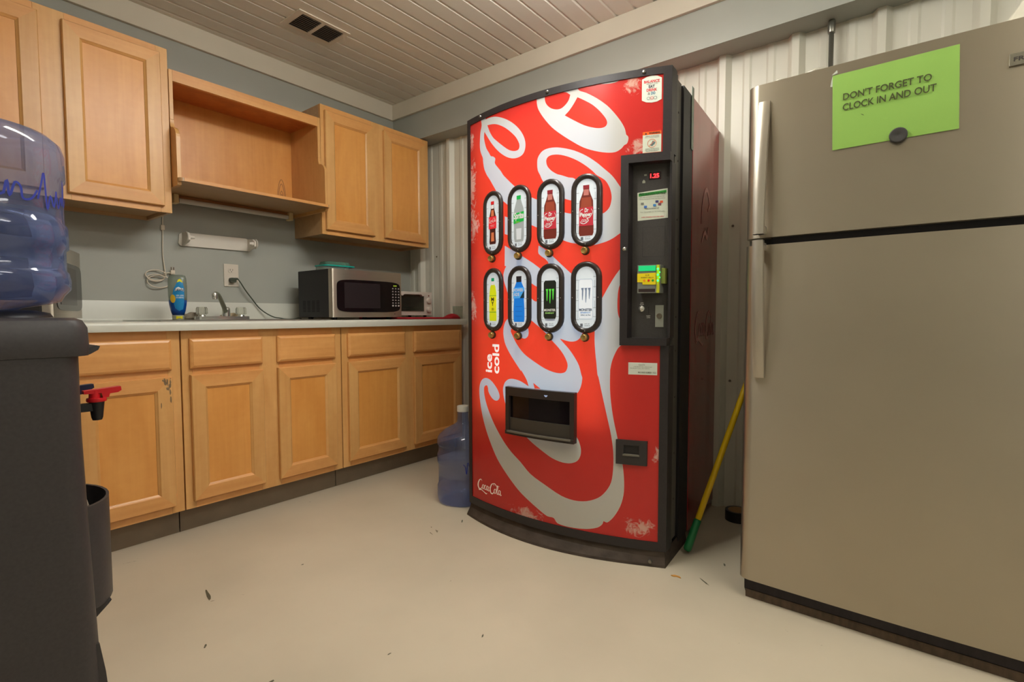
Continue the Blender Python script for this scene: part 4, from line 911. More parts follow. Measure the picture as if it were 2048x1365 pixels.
# ---- payment recess
bm = bmesh.new()
cbar(bm, .768, VW, 1.490, 1.520, .012, .03, 6); cbar(bm, .768, VW-.004, .825, .853, .012, .03, 6); cbar(bm, .768, .795, .853, 1.490, .012, .03, 2)
cbar(bm, .926, VW, .853, 1.490, -.012, .059, 1)
obj('recess_frame', bm, vblk, vm, local=True)
bm = bmesh.new(); cbar(bm, .790, .9255, .853, 1.490, -.034, .059, 6); rp_ = obj('payment_panel', bm, mat('panel_charcoal', (60, 56, 52), .5, noise=((200, 200, 200), .15, 2)), vm, local=True)
b2 = bmesh.new(); lathe(b2, [(.008, 0), (.006, -.006), (.002, -.008)], (.784, prof(.784)-.012, 1.18), 14, 'y'); obj('frame_lock', b2, chrome, vm, local=True, auto=40)
def PM(off): return lambda x, z: CM(x, z, -.034+off)
def onp(name, gs, m, off, par=None):
    bm = bmesh.new()
    for v, f in gs: addgeo(bm, v, f, PM(off))
    return obj(name, bm, m, par or rp_, local=True)
Q = [(0, 1, 2, 3)]
pd = onp('price_display', [(rect(.850, .892, 1.434, 1.462), Q)], mat('display_dark', (46, 22, 24), .15), .0008)
onp('display_digits', [fit_text('1.25', .855, .885, 1.440, 1.456, .05)], mat('digits_red', (255, 40, 40), .5, emit=(255, 36, 40), estr=5), .0016, pd)
onp('symbol_print', [(rect(.834, .843, 1.450, 1.456), Q), (rect(.828, .838, 1.424, 1.432), Q), ([(.829, 1.432), (.837, 1.432), (.833, 1.437)], [(0, 1, 2)])], mat('symbol_pale', (158, 160, 140), .5), .001)
onp('bill_door_outline', [ribbon(rect(.831, .907, 1.154, 1.262)+[(.831, 1.154)], [.0014], 1)], mat('outline_dark', (40, 38, 36), .6), .0006)
a_ = onp('payment_sticker', [([(.813, 1.287), (.916, 1.293), (.914, 1.400), (.811, 1.390)], Q)], mat('sticker_cream', (206, 210, 190), .4), .0012)
onp('green_banner', [([(.816, 1.376), (.910, 1.384), (.910, 1.394), (.816, 1.386)], Q)], mat('sticker_green', (46, 150, 52), .5), .0018, a_)
ink = mat('ink_grey', (110, 108, 98), .6)
onp('lettering', [fit_text('PRESS SELECTION FOR PRICE', .819, .907, 1.379, 1.388, .03)], mat('ink_darkgreen', (22, 70, 28), .6), .0024, a_)
onp('lettering', [fit_text('USE CARD OR PHONE TO PAY FOR THE ITEM', .820, .904, 1.370, 1.374), fit_text('TOUCH THE READER AFTER THE PRICE SHOWS', .818, .906, 1.363, 1.367), fit_text('Need to contact us?', .838, .886, 1.328, 1.334, .03), fit_text('CALL THE NUMBER ON THE WHITE LABEL', .822, .906, 1.316, 1.320)], ink, .0018, a_)
for k, (x, z, c) in enumerate(((.889, 1.352, (214, 90, 50)), (.835, 1.337, (60, 110, 190)), (.866, 1.341, (60, 130, 190)), (.883, 1.344, (120, 60, 80)), (.874, 1.354, (60, 60, 110)), (.824, 1.349, (120, 120, 110)))):
    onp('card_mark', [(rect(x, x+.010, z-.004, z+.004), Q)], mat('card_mark_%d' % k, c, .5), .002, a_)
onp('red_line', [fit_text('CARD TRANSACTION FEES APPLY', .826, .904, 1.297, 1.301, .04)], mat('ink_red', (190, 80, 76), .6), .002, a_)
# bill acceptor
bm = bmesh.new(); cbar(bm, .827, .904, 1.018, 1.120, .004, (-.034,), 3); cbar(bm, .829, .893, 1.018, 1.034, .010, (.0041,), 2); ba = obj('bill_acceptor', bm, mat('acceptor_grey', (120, 122, 112), .4), vm, local=True)
bm = bmesh.new(); cbar(bm, .831, .889, 1.098, 1.117, .006, (.0041,), 2); obj('green_screen', bm, mat('screen_green', (30, 190, 120), .3, emit=(20, 190, 110), estr=.5), ba, local=True)
CO = lambda off: (lambda x, z: CM(x, z, off))
bm = bmesh.new(); addgeo(bm, [(.827, 1.058), (.845, 1.057), (.845, 1.049), (.890, 1.048), (.890, 1.091), (.827, 1.089)], [(0, 1, 4, 5), (1, 2, 3, 4)], CO(.0062)); ys = obj('yellow_label', bm, mat('label_yellow2', (232, 208, 20), .4), ba, local=True)
for x, c in ((.851, (230, 140, 30)), (.866, (214, 40, 34)), (.880, (40, 150, 60))):
    bm = bmesh.new(); addgeo(bm, ell(x, 1.063, .004, .0045, 12)[:-1], [tuple(range(12))], CO(.007)); obj('colour_dot', bm, mat('dot_%d' % c[0], c, .4), ba, local=True)
bm = bmesh.new()
for s_, a in (('$1 $5', (.855, .868, 1.080, 1.085)), ('INSERT BILLS', (.840, .882, 1.072, 1.076))): v, f = fit_text(s_, *a, .02); addgeo(bm, v, f, CO(.007))
obj('lettering', bm, mat('ink_brown', (90, 70, 30), .6), ba, local=True)
bm = bmesh.new(); cbar(bm, .833, .889, 1.0215, 1.033, .0108, (.0101,), 2); obj('bill_slot', bm, mat('slot_dark', (44, 26, 22), .6), ba, local=True)
bm = bmesh.new(); cbar(bm, .893, .902, 1.018, 1.119, .010, (.0041,), 1); obj('led_strip', bm, mat('led_strip_yellow', (190, 190, 40), .4), ba, local=True)
for z in (1.104, 1.083, 1.062, 1.092, 1.073):
    b2 = bmesh.new(); big = z in (1.104, 1.083, 1.062); lathe(b2, [(.0036 if big else .002, 0), (.0028 if big else .0015, -.002)], (.8975 if big else .904, prof(.8975)-.0102, z), 10, 'y'); obj('green_led', b2, mat('led_green', (20, 255, 60), .4, emit=(20, 255, 60), estr=14), ba, local=True)
bm = bmesh.new(); cbar(bm, .9045, .917, 1.052, 1.108, -.004, (-.033,), 1); obj('side_tab', bm, mat('olive_tab', (120, 124, 50), .5), ba, local=True)
# coin knob, slot, key plate
b2 = bmesh.new(); yy = prof(.833)+.034; lathe(b2, [(.012, 0), (.011, -.006), (.006, -.008), (.006, -.016), (.002, -.018)], (.831, yy-.0005, .961), 18, 'y'); obj('coin_return_knob', b2, chrome, vm, local=True, auto=40)
onp('coin_slot', [(rect(.854, .8555, .942, .968), Q)], mat('slot_black', (14, 13, 13), .6), .001)
onp('lettering', [fit_text('COIN', .826, .836, .981, .985, .03), fit_text('RETURN', .824, .838, .975, .979, .03), fit_text('INSERT', .847, .861, .932, .936, .03), fit_text('COINS', .848, .860, .926, .930, .03)], mat('ink_pale', (190, 188, 176), .5), .001)
bm = bmesh.new(); cbar(bm, .878, .906, .893, .974, -.031, (-.0335,), 1); kp = obj('key_plate', bm, mat('plate_grey', (150, 152, 140), .35, metal=.3), vm, local=True)
b2 = bmesh.new(); yy = prof(.892)+.031; lathe(b2, [(.0105, 0), (.0095, -.004), (.005, -.004), (.0045, -.002)], (.892, yy, .934), 20, 'y'); obj('lock_barrel', b2, mat('lock_metal', (150, 140, 120), .3, metal=.8), kp, local=True, auto=40)
# ---- stickers on the printed panel
def stick(name, outl, m, lvl=0, par=None, label=None):
    bm = bmesh.new(); gridfill(bm, outl, lambda x, z: CM(x, z, -.003+.0005*lvl), .02); return obj(name, bm, m, par or vm, local=True, label=label)
sw = mat('sticker_white', (214, 218, 204), .35)
b_ = stick('round_top_sticker', [(.833, 1.712), (.848, 1.704), (.866, 1.701), (.885, 1.703), (.899, 1.710), (.899, 1.785), (.885, 1.793), (.866, 1.796), (.848, 1.793), (.833, 1.786)], sw, 0, None, 'white sticker with rounded top and bottom')
def sl(gs, m, par, lvl=1):
    bm = bmesh.new()
    for v, f in gs: addgeo(bm, v, f, lambda x, z: CM(x, z, -.003+.0005*lvl))
    return obj('lettering', bm, m, par, local=True)
ired = mat('ink_signal_red', (206, 60, 66), .5); idk = mat('ink_plum', (60, 50, 66), .5)
sl([fit_text('BALANCE', .840, .892, 1.771, 1.781, .05), fit_text('DRINK', .849, .884, 1.741, 1.751, .05)], ired, b_); sl([fit_text('EAT', .856, .876, 1.753, 1.763, .05)], idk, b_)
sl([fit_text('WHAT YOU', .848, .886, 1.765, 1.770, 0), fit_text('&', .853, .861, 1.729, 1.738, 0)], ink, b_); sl([fit_text('DO', .864, .878, 1.729, 1.739, .05)], mat('ink_teal', (50, 120, 150), .5), b_)
sl([ribbon(ell(.8555, 1.717, .0052, .0052, 14), [.0011], 1), ribbon(ell(.8780, 1.717, .0052, .0052, 14), [.0011], 1)], mat('ink_slate', (90, 110, 110), .5), b_); sl([ribbon(ell(.8667, 1.717, .0052, .0052, 14), [.0013], 1), (ell(.8667, 1.716, .0015, .0015, 8)[:-1], [tuple(range(8))])], ired, b_)
org = mat('warning_orange', (250, 100, 14), .4)
b_ = stick('warning_sticker', rect(.8375, .8995, 1.515, 1.599), mat('sticker_cream', (206, 210, 190), .4), 0, None, 'orange and cream warning sticker')
stick('orange_band', rect(.8375, .8995, 1.588, 1.599), org, 1, b_); stick('orange_band', rect(.8375, .8995, 1.515, 1.525), org, 1, b_)
sl([fit_text('WARNING', .858, .896, 1.590, 1.597, .05), ([(.845, 1.5895), (.852, 1.5895), (.8485, 1.597)], [(0, 1, 2)])], mat('ink_black', (30, 26, 24), .5), b_, 2)
sl([fit_text('TIPPING OR ROCKING', .846, .892, 1.581, 1.584), fit_text('MAY CAUSE INJURY', .845, .893, 1.576, 1.579), fit_text('TIPPING OR ROCKING', .846, .892, 1.536, 1.539), fit_text('MAY CAUSE SERIOUS', .846, .892, 1.531, 1.534), fit_text('INJURY OR DEATH', .850, .888, 1.527, 1.530)], mat('ink_black', (30, 26, 24), .5), b_, 1)
sl([ribbon(ell(.869, 1.557, .0145, .0145, 20), [.0014], 1), ribbon([(.859, 1.547), (.879, 1.567)], [.0014], 1)], mat('ink_orange', (220, 120, 80), .5), b_, 2)
sl([([(.866, 1.556), (.876, 1.551), (.881, 1.560), (.871, 1.566)], Q), ([(.860, 1.551), (.870, 1.547), (.874, 1.551), (.864, 1.555)], Q)], mat('ink_slate', (90, 110, 110), .5), b_, 1)
b_ = stick('service_label', rect(.7955, .8955, .716, .761), mat('sticker_white', (214, 218, 204), .35), 0, None, 'small white service label')
sl([fitgeo(script_logo(), .832, .854, .750, .757), fit_text('FOR SERVICE CALL 1-800-241-2653', .815, .878, .744, .747), fit_text('PROBLEM? CALL US TODAY', .802, .870, .738, .741), fit_text('MACHINE NUMBER 19222', .830, .892, .722, .728, .02)], ink, b_)
# ---- delivery door and coin return
bm = bmesh.new()
cbar(bm, .270, .600, .600, .636, .020, (-.003,), 8); cbar(bm, .270, .600, .436, .452, .024, (-.003,), 8); cbar(bm, .270, .289, .452, .600, .020, (-.003,), 2); cbar(bm, .581, .600, .452, .600, .020, (-.003,), 2)
bmesh.ops.bevel(bm, geom=[e for e in bm.edges if e.calc_face_angle(0) > 1.2], offset=.002, segments=1, affect='EDGES')
dd = obj('delivery_door', bm, mat('delivery_plastic', (52, 44, 40), .35), vm, local=True)
bm = bmesh.new(); cbar(bm, .289, .581, .506, .600, .006, (-.003,), 6); obj('delivery_window', bm, mat('delivery_glass', (20, 14, 18), .15), dd, local=True)
bm = bmesh.new(); cbar(bm, .289, .581, .452, .5055, .012, (-.003,), 6); obj('lift_flap', bm, mat('flap_grey', (66, 60, 52), .45), dd, local=True)
bm = bmesh.new(); cbar(bm, .284, .588, .446, .453, .030, (.0205,), 6); obj('flap_lip', bm, mat('lip_grey', (110, 104, 92), .3), dd, local=True)
bm = bmesh.new(); addgeo(bm, [(.468, .618), (.474, .611), (.480, .611), (.486, .618)], Q, CO(.0206)); obj('arrow_mark', bm, lit('arrowblue', (170, 190, 230)), dd, local=True)
bm = bmesh.new()
cbar(bm, .756, .866, .450, .469, .006, (-.003,), 3); cbar(bm, .756, .866, .376, .412, .006, (-.003,), 3); cbar(bm, .756, .784, .412, .450, .006, (-.003,), 1); cbar(bm, .839, .866, .412, .450, .006, (-.003,), 1)
cr = obj('coin_return_cup', bm, mat('cup_plastic', (48, 43, 42), .4), vm, local=True)
bm = bmesh.new(); cbar(bm, .784, .839, .416, .450, -.001, (-.003,), 2); obj('cup_flap', bm, mat('cup_dark', (34, 30, 30), .4), cr, local=True)
bm = bmesh.new(); cbar(bm, .782, .841, .410, .416, .009, (-.003,), 2); obj('cup_lip', bm, MATS['lip_grey'], cr, local=True)

# ================================================================== WATER BOTTLES AND DISPENSER
blue = thin('blue_bottle_plastic', (212, 222, 246), (158, 176, 232), .17, .05)
def add_vol_blue(m): pass
def bottle(name, label, c, prof_, writing, inverted):
    t = thing(name, label, 'water bottle', c)
    bm = bmesh.new(); lathe(bm, prof_, c, 48, caps=False)
    obj('bottle_body', bm, blue, t, smooth=True); return t
pen = mat('blue_marker', (36, 52, 150), .5)
P5 = [(.001, .010), (.06, .006), (.112, .0), (.124, .006), (.129, .020), (.1305, .035), (.1305, .078), (.129, .084), (.1245, .086), (.1240, .150), (.1245, .196), (.129, .199), (.1305, .205), (.1305, .238), (.129, .244), (.1245, .247), (.1240, .283), (.1245, .288), (.129, .291), (.1305, .297), (.1295, .316), (.126, .326), (.118, .338), (.090, .362), (.050, .384), (.030, .398), (.028, .420), (.028, .455)]
t = bottle('floor_water_bottle', 'upright blue five-gallon water bottle on the floor beside the vending machine', (-.719, -1.227, .0006), P5, None, False)
bm = bmesh.new(); lathe(bm, [(.001, .480), (.028, .480), (.030, .477), (.030, .452), (.0285, .452)], (-.719, -1.227, .0006), 24, caps=False); obj('cap', bm, mat('cap_white', (214, 212, 200), .4), t, auto=40)
def cyl_write(t, c, r, a0, a1, z0, z1, strokes, name='marker_writing'):
    bm = bmesh.new()
    for p, wd in strokes:
        q = (a1-a0)*r/(z1-z0); v, f = ribbon([(x*q, y) for x, y in p], wd, 4); addgeo(bm, [(x/q, y) for x, y in v], f, lambda x, y: (c[0]+r*math.cos(a0+(a1-a0)*x), c[1]+r*math.sin(a0+(a1-a0)*x), z0+(z1-z0)*y))
    obj(name, bm, pen, t)
az = math.atan2(-3.02+1.227, -2.588+.719)
cyl_write(t, (-.719, -1.227), .1248, az+.0, az+.8, .165, .235, [([(0, .7), (.10, .5), (.16, .0), (.22, .8), (.30, .5), (.36, .2), (.42, .8), (.50, .2), (.60, .7), (.7, .4), (.8, .6), (1, .3)], [.05])])
WB = (-2.453, -1.647)
def flip(L, h): return [(r, h-z) for r, z in L][::-1]
PW = [(.028, .905), (.030, .940), (.060, .953), (.100, .960), (.118, .966), (.124, .978), (.134, .990), (.135, 1.006), (.132, 1.022), (.1285, 1.026), (.1285, 1.066), (.133, 1.070), (.1335, 1.090), (.133, 1.112), (.1285, 1.118), (.1275, 1.160), (.1285, 1.198), (.132, 1.203), (.132, 1.250), (.127, 1.268), (.112, 1.282), (.060, 1.288), (.001, 1.284)]
t = bottle('dispenser_water_bottle', 'big blue water bottle standing upside down on the black water dispenser', (WB[0], WB[1], 0), PW, None, True)
bm = bmesh.new(); lathe(bm, [(.001, .942), (.058, .955), (.098, .963), (.115, .969), (.121, .980), (.1305, .991), (.1315, 1.006), (.1285, 1.020), (.1255, 1.025), (.1255, 1.066), (.1300, 1.071), (.1305, 1.090), (.1300, 1.111), (.1255, 1.117), (.1250, 1.128), (.001, 1.128)], (WB[0], WB[1], 0), 40, caps=False)
water = mat('water', (212, 220, 248), .02, trans=.97, ior=1.2); obj('water', bm, water, t, smooth=True)
az = math.atan2(-3.02+1.647, -2.588+2.453)
def lp(x0): return [(x0+.05, .62), (x0+.01, .45), (x0+.02, .25), (x0+.06, .2), (x0+.10, .45), (x0+.11, .65), (x0+.11, .25), (x0+.15, .22)]
cyl_write(t, WB, .1300, az-.65, az+1.45, 1.128, 1.205, [
    ([(.12, .62), (.06, .4), (.10, .2), (.16, .5), (.17, .7), (.17, .1), (.14, -.25), (.08, -.1)], [.05]), ([(.30, .62), (.24, .45), (.25, .25), (.30, .22), (.35, .5), (.36, .65), (.36, .3), (.42, .25), (.45, .3)], [.05]),
    ([(.45, .28), (.47, .6), (.48, .25), (.51, .58), (.54, .5), (.55, .25), (.60, .28), (.64, .5)], [.05]), ([(.64, .3), (.67, .7), (.69, .95), (.70, .5), (.71, .1), (.74, .45), (.77, .2), (.80, .6)], [.05]), ([(.80, .6), (.82, .2), (.86, .5), (.88, .3), (.90, .95), (.91, .3), (.95, .5)], [.05])])

t = thing('water_dispenser', 'tall black floor-standing water dispenser with a red tap', 'water dispenser', (-2.49, -1.645, 0))
db = mat('dispenser_black', (58, 54, 54), .45, noise=((160, 160, 160), .15, 2)); y0, y1 = -1.800, -1.490
def dbody(x0, x1, ya, yb, r, zs):
    bm = bmesh.new(); rings = []
    for z, ex, ey in zs:
        w_, d_ = (x1-x0)+2*ex, (yb-ya)+2*ey; rings.append([bm.verts.new(((x0+x1)/2+p[0], (ya+yb)/2+p[1], z)) for p in rrect(w_, d_, r, 6)])
    for a, b_ in zip(rings, rings[1:]):
        n = len(a)
        for i in range(n): bm.faces.new((a[i], a[(i+1) % n], b_[(i+1) % n], b_[i]))
    bm.faces.new(rings[0][::-1]); bm.faces.new(rings[-1]); return bm
obj('body', dbody(-2.665, -2.333, y0, y1, .035, [(.003, .014, .002), (.02, .016, .003), (.18, .013, .002), (.35, .008, .001), (.55, .002, 0), (.72, -.002, 0), (.862, -.002, 0)]), db, t, smooth=False, auto=35)
obj('lid', dbody(-2.665, -2.320, y0-.002, y1+.002, .035, [(.8625, 0, 0), (.868, .002, .001), (.915, .000, 0), (.929, -.006, -.006), (.934, -.016, -.016)]), db, t, auto=35)
bm = bmesh.new(); prism(bm, [(-2.345, .864), (-2.320, .864), (-2.307, .872), (-2.304, .879), (-2.310, .881), (-2.322, .876)], lambda p, k: (p[0], y0+.02+(y1-y0-.04)*k, p[1])); obj('front_lip', bm, db, t, auto=30)
bm = bmesh.new(); lathe(bm, [(.105, .9345), (.100, .943), (.080, .948), (.042, .950), (.036, .944), (.036, .9345)], (WB[0], WB[1], 0), 40, caps=False); obj('bottle_collar', bm, black_void, t, smooth=True)
# drip tray tower at the front
bm = bmesh.new(); rr_ = .075
def tower(r, n=14): return [(-2.345, -1.645-r*1.25)]+[(-2.345+.062*math.cos(a)*(r/.075), -1.645+r*1.25*math.sin(a)) for a in [-PI/2+PI*i/n for i in range(n+1)]]+[(-2.345, -1.645+r*1.25)]
def tower_shell(bm, r, z0, z1, th):
    o = tower(r); i_ = tower(r-th); 
    a = [bm.verts.new((p[0], p[1], z0)) for p in o]; b_ = [bm.verts.new((p[0], p[1], z1)) for p in o]; c = [bm.verts.new((p[0], p[1], z1)) for p in i_]; d = [bm.verts.new((p[0], p[1], z1-.05)) for p in i_]
    n = len(o)
    for k in range(n):
        for u, v in ((a, b_), (b_, c), (c, d)): bm.faces.new((u[k], u[(k+1) % n], v[(k+1) % n], v[k]))
    bm.faces.new(a[::-1]); bm.faces.new(d)
tower_shell(bm, .088, .352, .562, .006); obj('drip_tower', bm, db, t, auto=35)
bm = bmesh.new(); lathe(bm, [(.020, .514), (.022, .535), (.018, .552), (.006, .556)], (-2.328, -1.665, 0), 20); obj('tray_knob', bm, mat('tray_grey', (130, 118, 102), .5), t, smooth=True)
bm = bmesh.new(); prism(bm, [(-2.345, .30), (-2.296, .345), (-2.2905, .3515), (-2.345, .3515)], lambda p, k: (p[0], -1.645-.085+.17*k, p[1])); obj('tower_foot', bm, db, t)
bm = bmesh.new(); prism(bm, [(-2.352, .004), (-2.311, .004), (-2.312, .16), (-2.318, .24), (-2.326, .30), (-2.352, .30)], lambda p, k: (p[0], y0+.012+(y1-y0-.024)*k, p[1])); obj('front_base', bm, db, t, auto=30)
# taps
redp = mat('tap_red', (196, 26, 34), .3); bluep = mat('tap_navy', (34, 34, 60), .3)
for yy, m_, dx in ((-1.690, redp, 0), (-1.600, bluep, -.026)):
    bm = bmesh.new(); lathe(bm, [(.008, .722), (.010, .728), (.013, .757), (.0135, .760)], (-2.293+dx, yy, 0), 16); box(bm, -2.333, -2.296+dx, yy-.008, yy+.008, .742, .758); tp = obj('tap', bm, black_void, t, auto=40)
    bm = bmesh.new(); lathe(bm, [(.0165, .7605), (.0175, .763), (.0165, .768)], (-2.293+dx, yy, 0), 18); lathe(bm, [(.010, .768), (.0095, .784)], (-2.296+dx, yy, 0), 14)
    prism(bm, [(-2.315, .7845), (-2.253, .7885), (-2.252, .7805), (-2.258, .7765), (-2.272, .7755), (-2.274, .768), (-2.284, .768), (-2.286, .7780), (-2.315, .7780)], lambda p, k: (p[0]+dx, yy-.009+.018*k, p[1])); obj('tap_lever', bm, m_, tp, auto=40)

# ================================================================== REFRIGERATOR
frs = mat('fridge_steel', (178, 168, 150), .3, metal=.85, noise=((2, 2, 3), .06, 3), aniso=.85); frs2 = mat('handle_steel', (190, 182, 168), .3, metal=.8, aniso=.7); fdk = mat('fridge_side_grey', (72, 68, 62), .5)
t = thing('refrigerator', 'tall stainless steel two-door refrigerator with curved bar handles', 'refrigerator', (-.45, -2.96, 0))
fy0, fy1 = -3.345, -2.578
obj('cabinet', B(-.758, -.085, fy0+.006, fy1-.006, .03, 1.655, .004), fdk, t)
def fdoor(z0, z1):
    bm = bmesh.new(); W_ = fy1-fy0; n = 10; p = [(-.765, fy1), (-.790, fy1)]
    p += [(-.790-.028*math.sin(a), fy1-.034*(1-math.cos(a))) for a in [PI/2*k/n for k in range(1, n+1)]]
    p += [(-.818-.006*math.sin(PI*k/12), fy1-.034-(W_-.068)*k/12) for k in range(1, 12)]
    p += [(-.790-.028*math.cos(a), fy0+.034*(1-math.sin(a))) for a in [PI/2*k/n for k in range(n+1)]]+[(-.765, fy0)]
    prism(bm, p, lambda q, k: (q[0], q[1], z0+(z1-z0)*k)); return bm
fz = obj('freezer_door', fdoor(1.180, 1.655), frs, t, auto=25); fd = obj('fridge_door', fdoor(.068, 1.157), frs, t, auto=25)
obj('door_gap', B(-.800, -.760, fy0+.01, fy1-.075, 1.1575, 1.1795), mat('gap_black', (18, 14, 18), .6), t)
obj('centre_hinge', B(-.790, -.760, fy1-.045, fy1-.008, 1.160, 1.176), vgrey, t)
bm = bmesh.new(); prism(bm, [(-.755, .002), (-.778, .002), (-.800, .03), (-.802, .066), (-.755, .066)], lambda p, k: (p[0], fy1-.016+(fy0-fy1+.03)*k, p[1])); obj('kick_grille', bm, mat('kick_dark', (36, 28, 34), .6, noise=((20, 60, 20), .5, 4)), t)
bm = bmesh.new(); prism(bm, [(-.779, .001), (-.799, .001), (-.8025, .024), (-.800, .028), (-.7795, .003)], lambda p, k: (p[0], fy1-.02+(fy0-fy1+.035)*k, p[1])); obj('grille_dust', bm, mat('dusty_brown', (92, 76, 62), .9, noise=((20, 60, 20), .4, 4)), t)
def handle(par, za, zb):
    """za at the seam (stands off), zb far end (meets the door)"""
    bm = bmesh.new(); n = 14; rings = []; y = -2.630
    for i in range(n+1):
        k = i/n; z = za+(zb-za)*k; x = -.822-.050*(1-k**2.2)-.012*(1-k)**.5*0; wv = .0165*(.92+.08*math.sin(PI*k)); th = .020-.006*k
        rings.append([bm.verts.new(q) for q in ((x-th*.5, y-wv, z), (x-th*.8, y, z), (x-th*.5, y+wv, z), (x+th*.5, y+wv, z), (x+th*.5, y-wv, z))])
    for a, b_ in zip(rings, rings[1:]):
        for i in range(5): bm.faces.new((a[i], a[(i+1) % 5], b_[(i+1) % 5], b_[i]))
    bm.faces.new(rings[0][::-1]); bm.faces.new(rings[-1])
    s = 1 if zb > za else -1; box(bm, -.868, -.818, y-.013, y+.013, za+s*.004, za+s*.030, .004)
    obj('handle', bm, frs2, par, auto=50)
handle(fz, 1.184, 1.597); handle(fd, 1.166, .738)
bd = obj('badge', B(-.8265, -.822, -3.345+.06, -3.178, 1.542, 1.572, .001), mat('badge_metal', (150, 144, 128), .25, metal=.8), fz)
bm = bmesh.new(); v, f = fit_text('FRIGIDAIRE', .008, .100, .010, .020, .03); addgeo(bm, v, f, lambda x, z: (-.8270, -3.178-x, 1.542+z)); obj('lettering', bm, mat('ink_badge', (50, 40, 34), .5), bd)
for y in (-2.63, -3.29):
    bm = bmesh.new(); lathe(bm, [(.02, 0), (.022, .0295)], (-.70, y, 0), 12); obj('foot', bm, black_void, t)

# notice on the freezer door
t = thing('paper_notice', 'bright green paper notice about clocking in and out on the freezer door', 'notice', (-.8255, -2.947, 1.52))
gp = mat('green_paper', (138, 180, 80), .65); corners = [(-2.813, 1.413), (-3.090, 1.4135), (-3.085, 1.626), (-2.8085, 1.6245)]
bm = bmesh.new(); NX, NZ = 20, 16; G = []
for j in range(NZ+1):
    row = []
    for i in range(NX+1):
        a, b_ = i/NX, j/NZ; y = (1-b_)*((1-a)*corners[0][0]+a*corners[1][0])+b_*((1-a)*corners[3][0]+a*corners[2][0]); z = (1-b_)*((1-a)*corners[0][1]+a*corners[1][1])+b_*((1-a)*corners[3][1]+a*corners[2][1])
        row.append(bm.verts.new((-.8268-.0016*(1+mathutils.noise.noise(Vector((a*3, b_*3, 0))))*(1-abs(2*b_-1)**3)*.8, y, z)))
    G.append(row)
for j in range(NZ):
    for i in range(NX): bm.faces.new((G[j][i], G[j][i+1], G[j+1][i+1], G[j+1][i]))
obj('sheet', bm, gp, t, smooth=True)
bm = bmesh.new(); X = lambda yy, zz: (-.8305, yy, zz)
v, f = fit_text("DON'T FORGET TO", 0, 1, 0, 1, .02); addgeo(bm, v, f, lambda x, y: X(-2.836-.196*x, 1.5475+.0195*y+.0015*x))
v, f = fit_text('CLOCK IN AND OUT', 0, 1, 0, 1, .02); addgeo(bm, v, f, lambda x, y: X(-2.836-.206*x, 1.518+.0195*y+.0015*x)); obj('lettering', bm, mat('ink_notice', (62, 66, 24), .6), t)
bm = bmesh.new(); addgeo(bm, [(-2.8790, 1.500), (-2.8850, 1.497), (-2.8870, 1.4935), (-2.8815, 1.4965)], Q, X); obj('staple_mark', bm, mat('mark_olive', (84, 100, 50), .6), t)
bm = bmesh.new(); addgeo(bm, [(-2.8085, 1.6245), (-2.8095, 1.593), (-2.8035, 1.595), (-2.8065, 1.615)], Q, lambda y, z: (-.8270, y, z)); addgeo(bm, [(-2.806, 1.626), (-2.821, 1.629), (-2.819, 1.638)], [(0, 1, 2)], lambda y, z: (-.8270, y, z)); obj('torn_corner', bm, mat('torn_paper', (190, 196, 180), .6), t)
t = thing('round_magnet', 'round black magnet at the lower edge of the green paper notice', 'magnet', (-.828, -2.9655, 1.4215))
bm = bmesh.new(); lathe(bm, [(.0205, -.0005), (.0205, -.005), (.018, -.0075), (.006, -.0075), (.004, -.0065)], (0, 0, 0), 28, 'x'); bmesh.ops.translate(bm, vec=(-.8305, -2.9655, 1.4215), verts=bm.verts); obj('magnet_disc', bm, mat('magnet_black', (56, 54, 50), .7), t, auto=40)
# thin rims of lids lying on the refrigerator
for y, w_, lb in ((-2.668, .026, 'small clear lid lying on the refrigerator top, the left one of two'), (-2.762, .034, 'small clear lid lying on the refrigerator top, the right one near the conduit')):
    t = thing('plastic_lid', lb, 'lid', (-.775, y, 1.6555), 0, 'clear lids on the refrigerator'); bm = bmesh.new(); lathe(bm, [(.001, 1.6565), (w_*.9, 1.6565), (w_, 1.659), (w_*.985, 1.664), (w_*.9, 1.668), (.001, 1.669)], (-.775, y, 0), 32, caps=False); obj('lid_disc', bm, mat('lid_plastic', (200, 194, 176), .25, trans=.3), t, smooth=True)
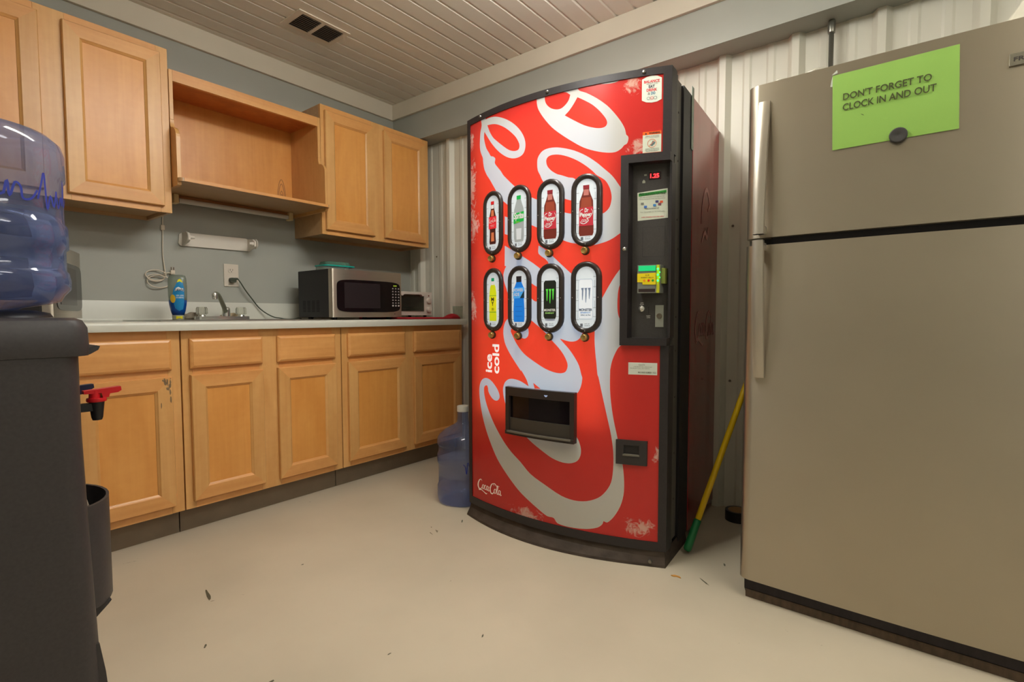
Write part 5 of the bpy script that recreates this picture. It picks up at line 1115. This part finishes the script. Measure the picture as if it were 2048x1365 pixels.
# white paper sack on the refrigerator
t = thing('paper_sack', 'white paper sack slumped on the right end of the refrigerator top', 'paper sack', (-.72, -3.26, 1.6555))
bm = bmesh.new(); pl = [(-3.168, 1.668), (-3.178, 1.6565), (-3.342, 1.6565), (-3.342, 1.80), (-3.262, 1.80), (-3.215, 1.738)]
prism(bm, pl, lambda p, k: (-.755+.11*k, p[0], p[1])); bmesh.ops.subdivide_edges(bm, edges=bm.edges[:], cuts=3, use_grid_fill=True)
for v in bm.verts: v.co.x += .006*mathutils.noise.noise(v.co*22); v.co.y += .003*mathutils.noise.noise(v.co*25+Vector((3, 0, 0)))
obj('sack', bm, mat('sack_white', (214, 208, 190), .7), t)

# ================================================================== BROOM HANDLE, TAPE ROLL, CHIP
t = thing('broom_stick', 'yellow pole with a green grip end leaning between vending machine and refrigerator', 'pole', (-.622, -2.338, 0))
a = Vector((-.622, -2.338, .014)); b_ = Vector((-.36, -2.452, .562)); d = (b_-a).normalized(); top = a+d*1.24
bm = bmesh.new(); tube(bm, [a+d*.125, top], .0118, 16); obj('stick', bm, mat('yellow_paint', (226, 186, 18), .35), t, smooth=True)
bm = bmesh.new(); tube(bm, [a, a+d*.006, a+d*.012, a+d*.120, a+d*.128], [.010, .0145, .0158, .0142, .0135], 18); obj('grip', bm, mat('green_grip', (22, 104, 56), .4), t, smooth=True)
t = thing('tape_roll', 'black roll of tape with a tan core lying on the floor by the corrugated wall', 'tape roll', (-.140, -2.400, 0))
bm = bmesh.new(); lathe(bm, [(.040, .0005), (.052, .0005), (.052, .046), (.040, .046)], (-.14, -2.40, 0), 32, caps=False); obj('tape', bm, mat('tape_black', (28, 26, 28), .3), t, auto=40)
bm = bmesh.new(); lathe(bm, [(.0395, .0465), (.0395, .0005), (.037, .0005), (.037, .0465), (.0395, .0465)], (-.14, -2.40, 0), 32, caps=False); obj('core', bm, mat('cardboard', (186, 152, 108), .8), t, auto=40)
bm = bmesh.new(); prism(bm, [(-.822, -2.352), (-.812, -2.362), (-.812, -2.380), (-.820, -2.388), (-.818, -2.372), (-.824, -2.362)], lambda p, k: (p[0], p[1], .0005+.003*k))
solo(obj('wood_chip', bm, mat('chip_orange', (196, 140, 64), .6)), 'tiny orange wood chip on the floor in front of the broom stick', 'chip')
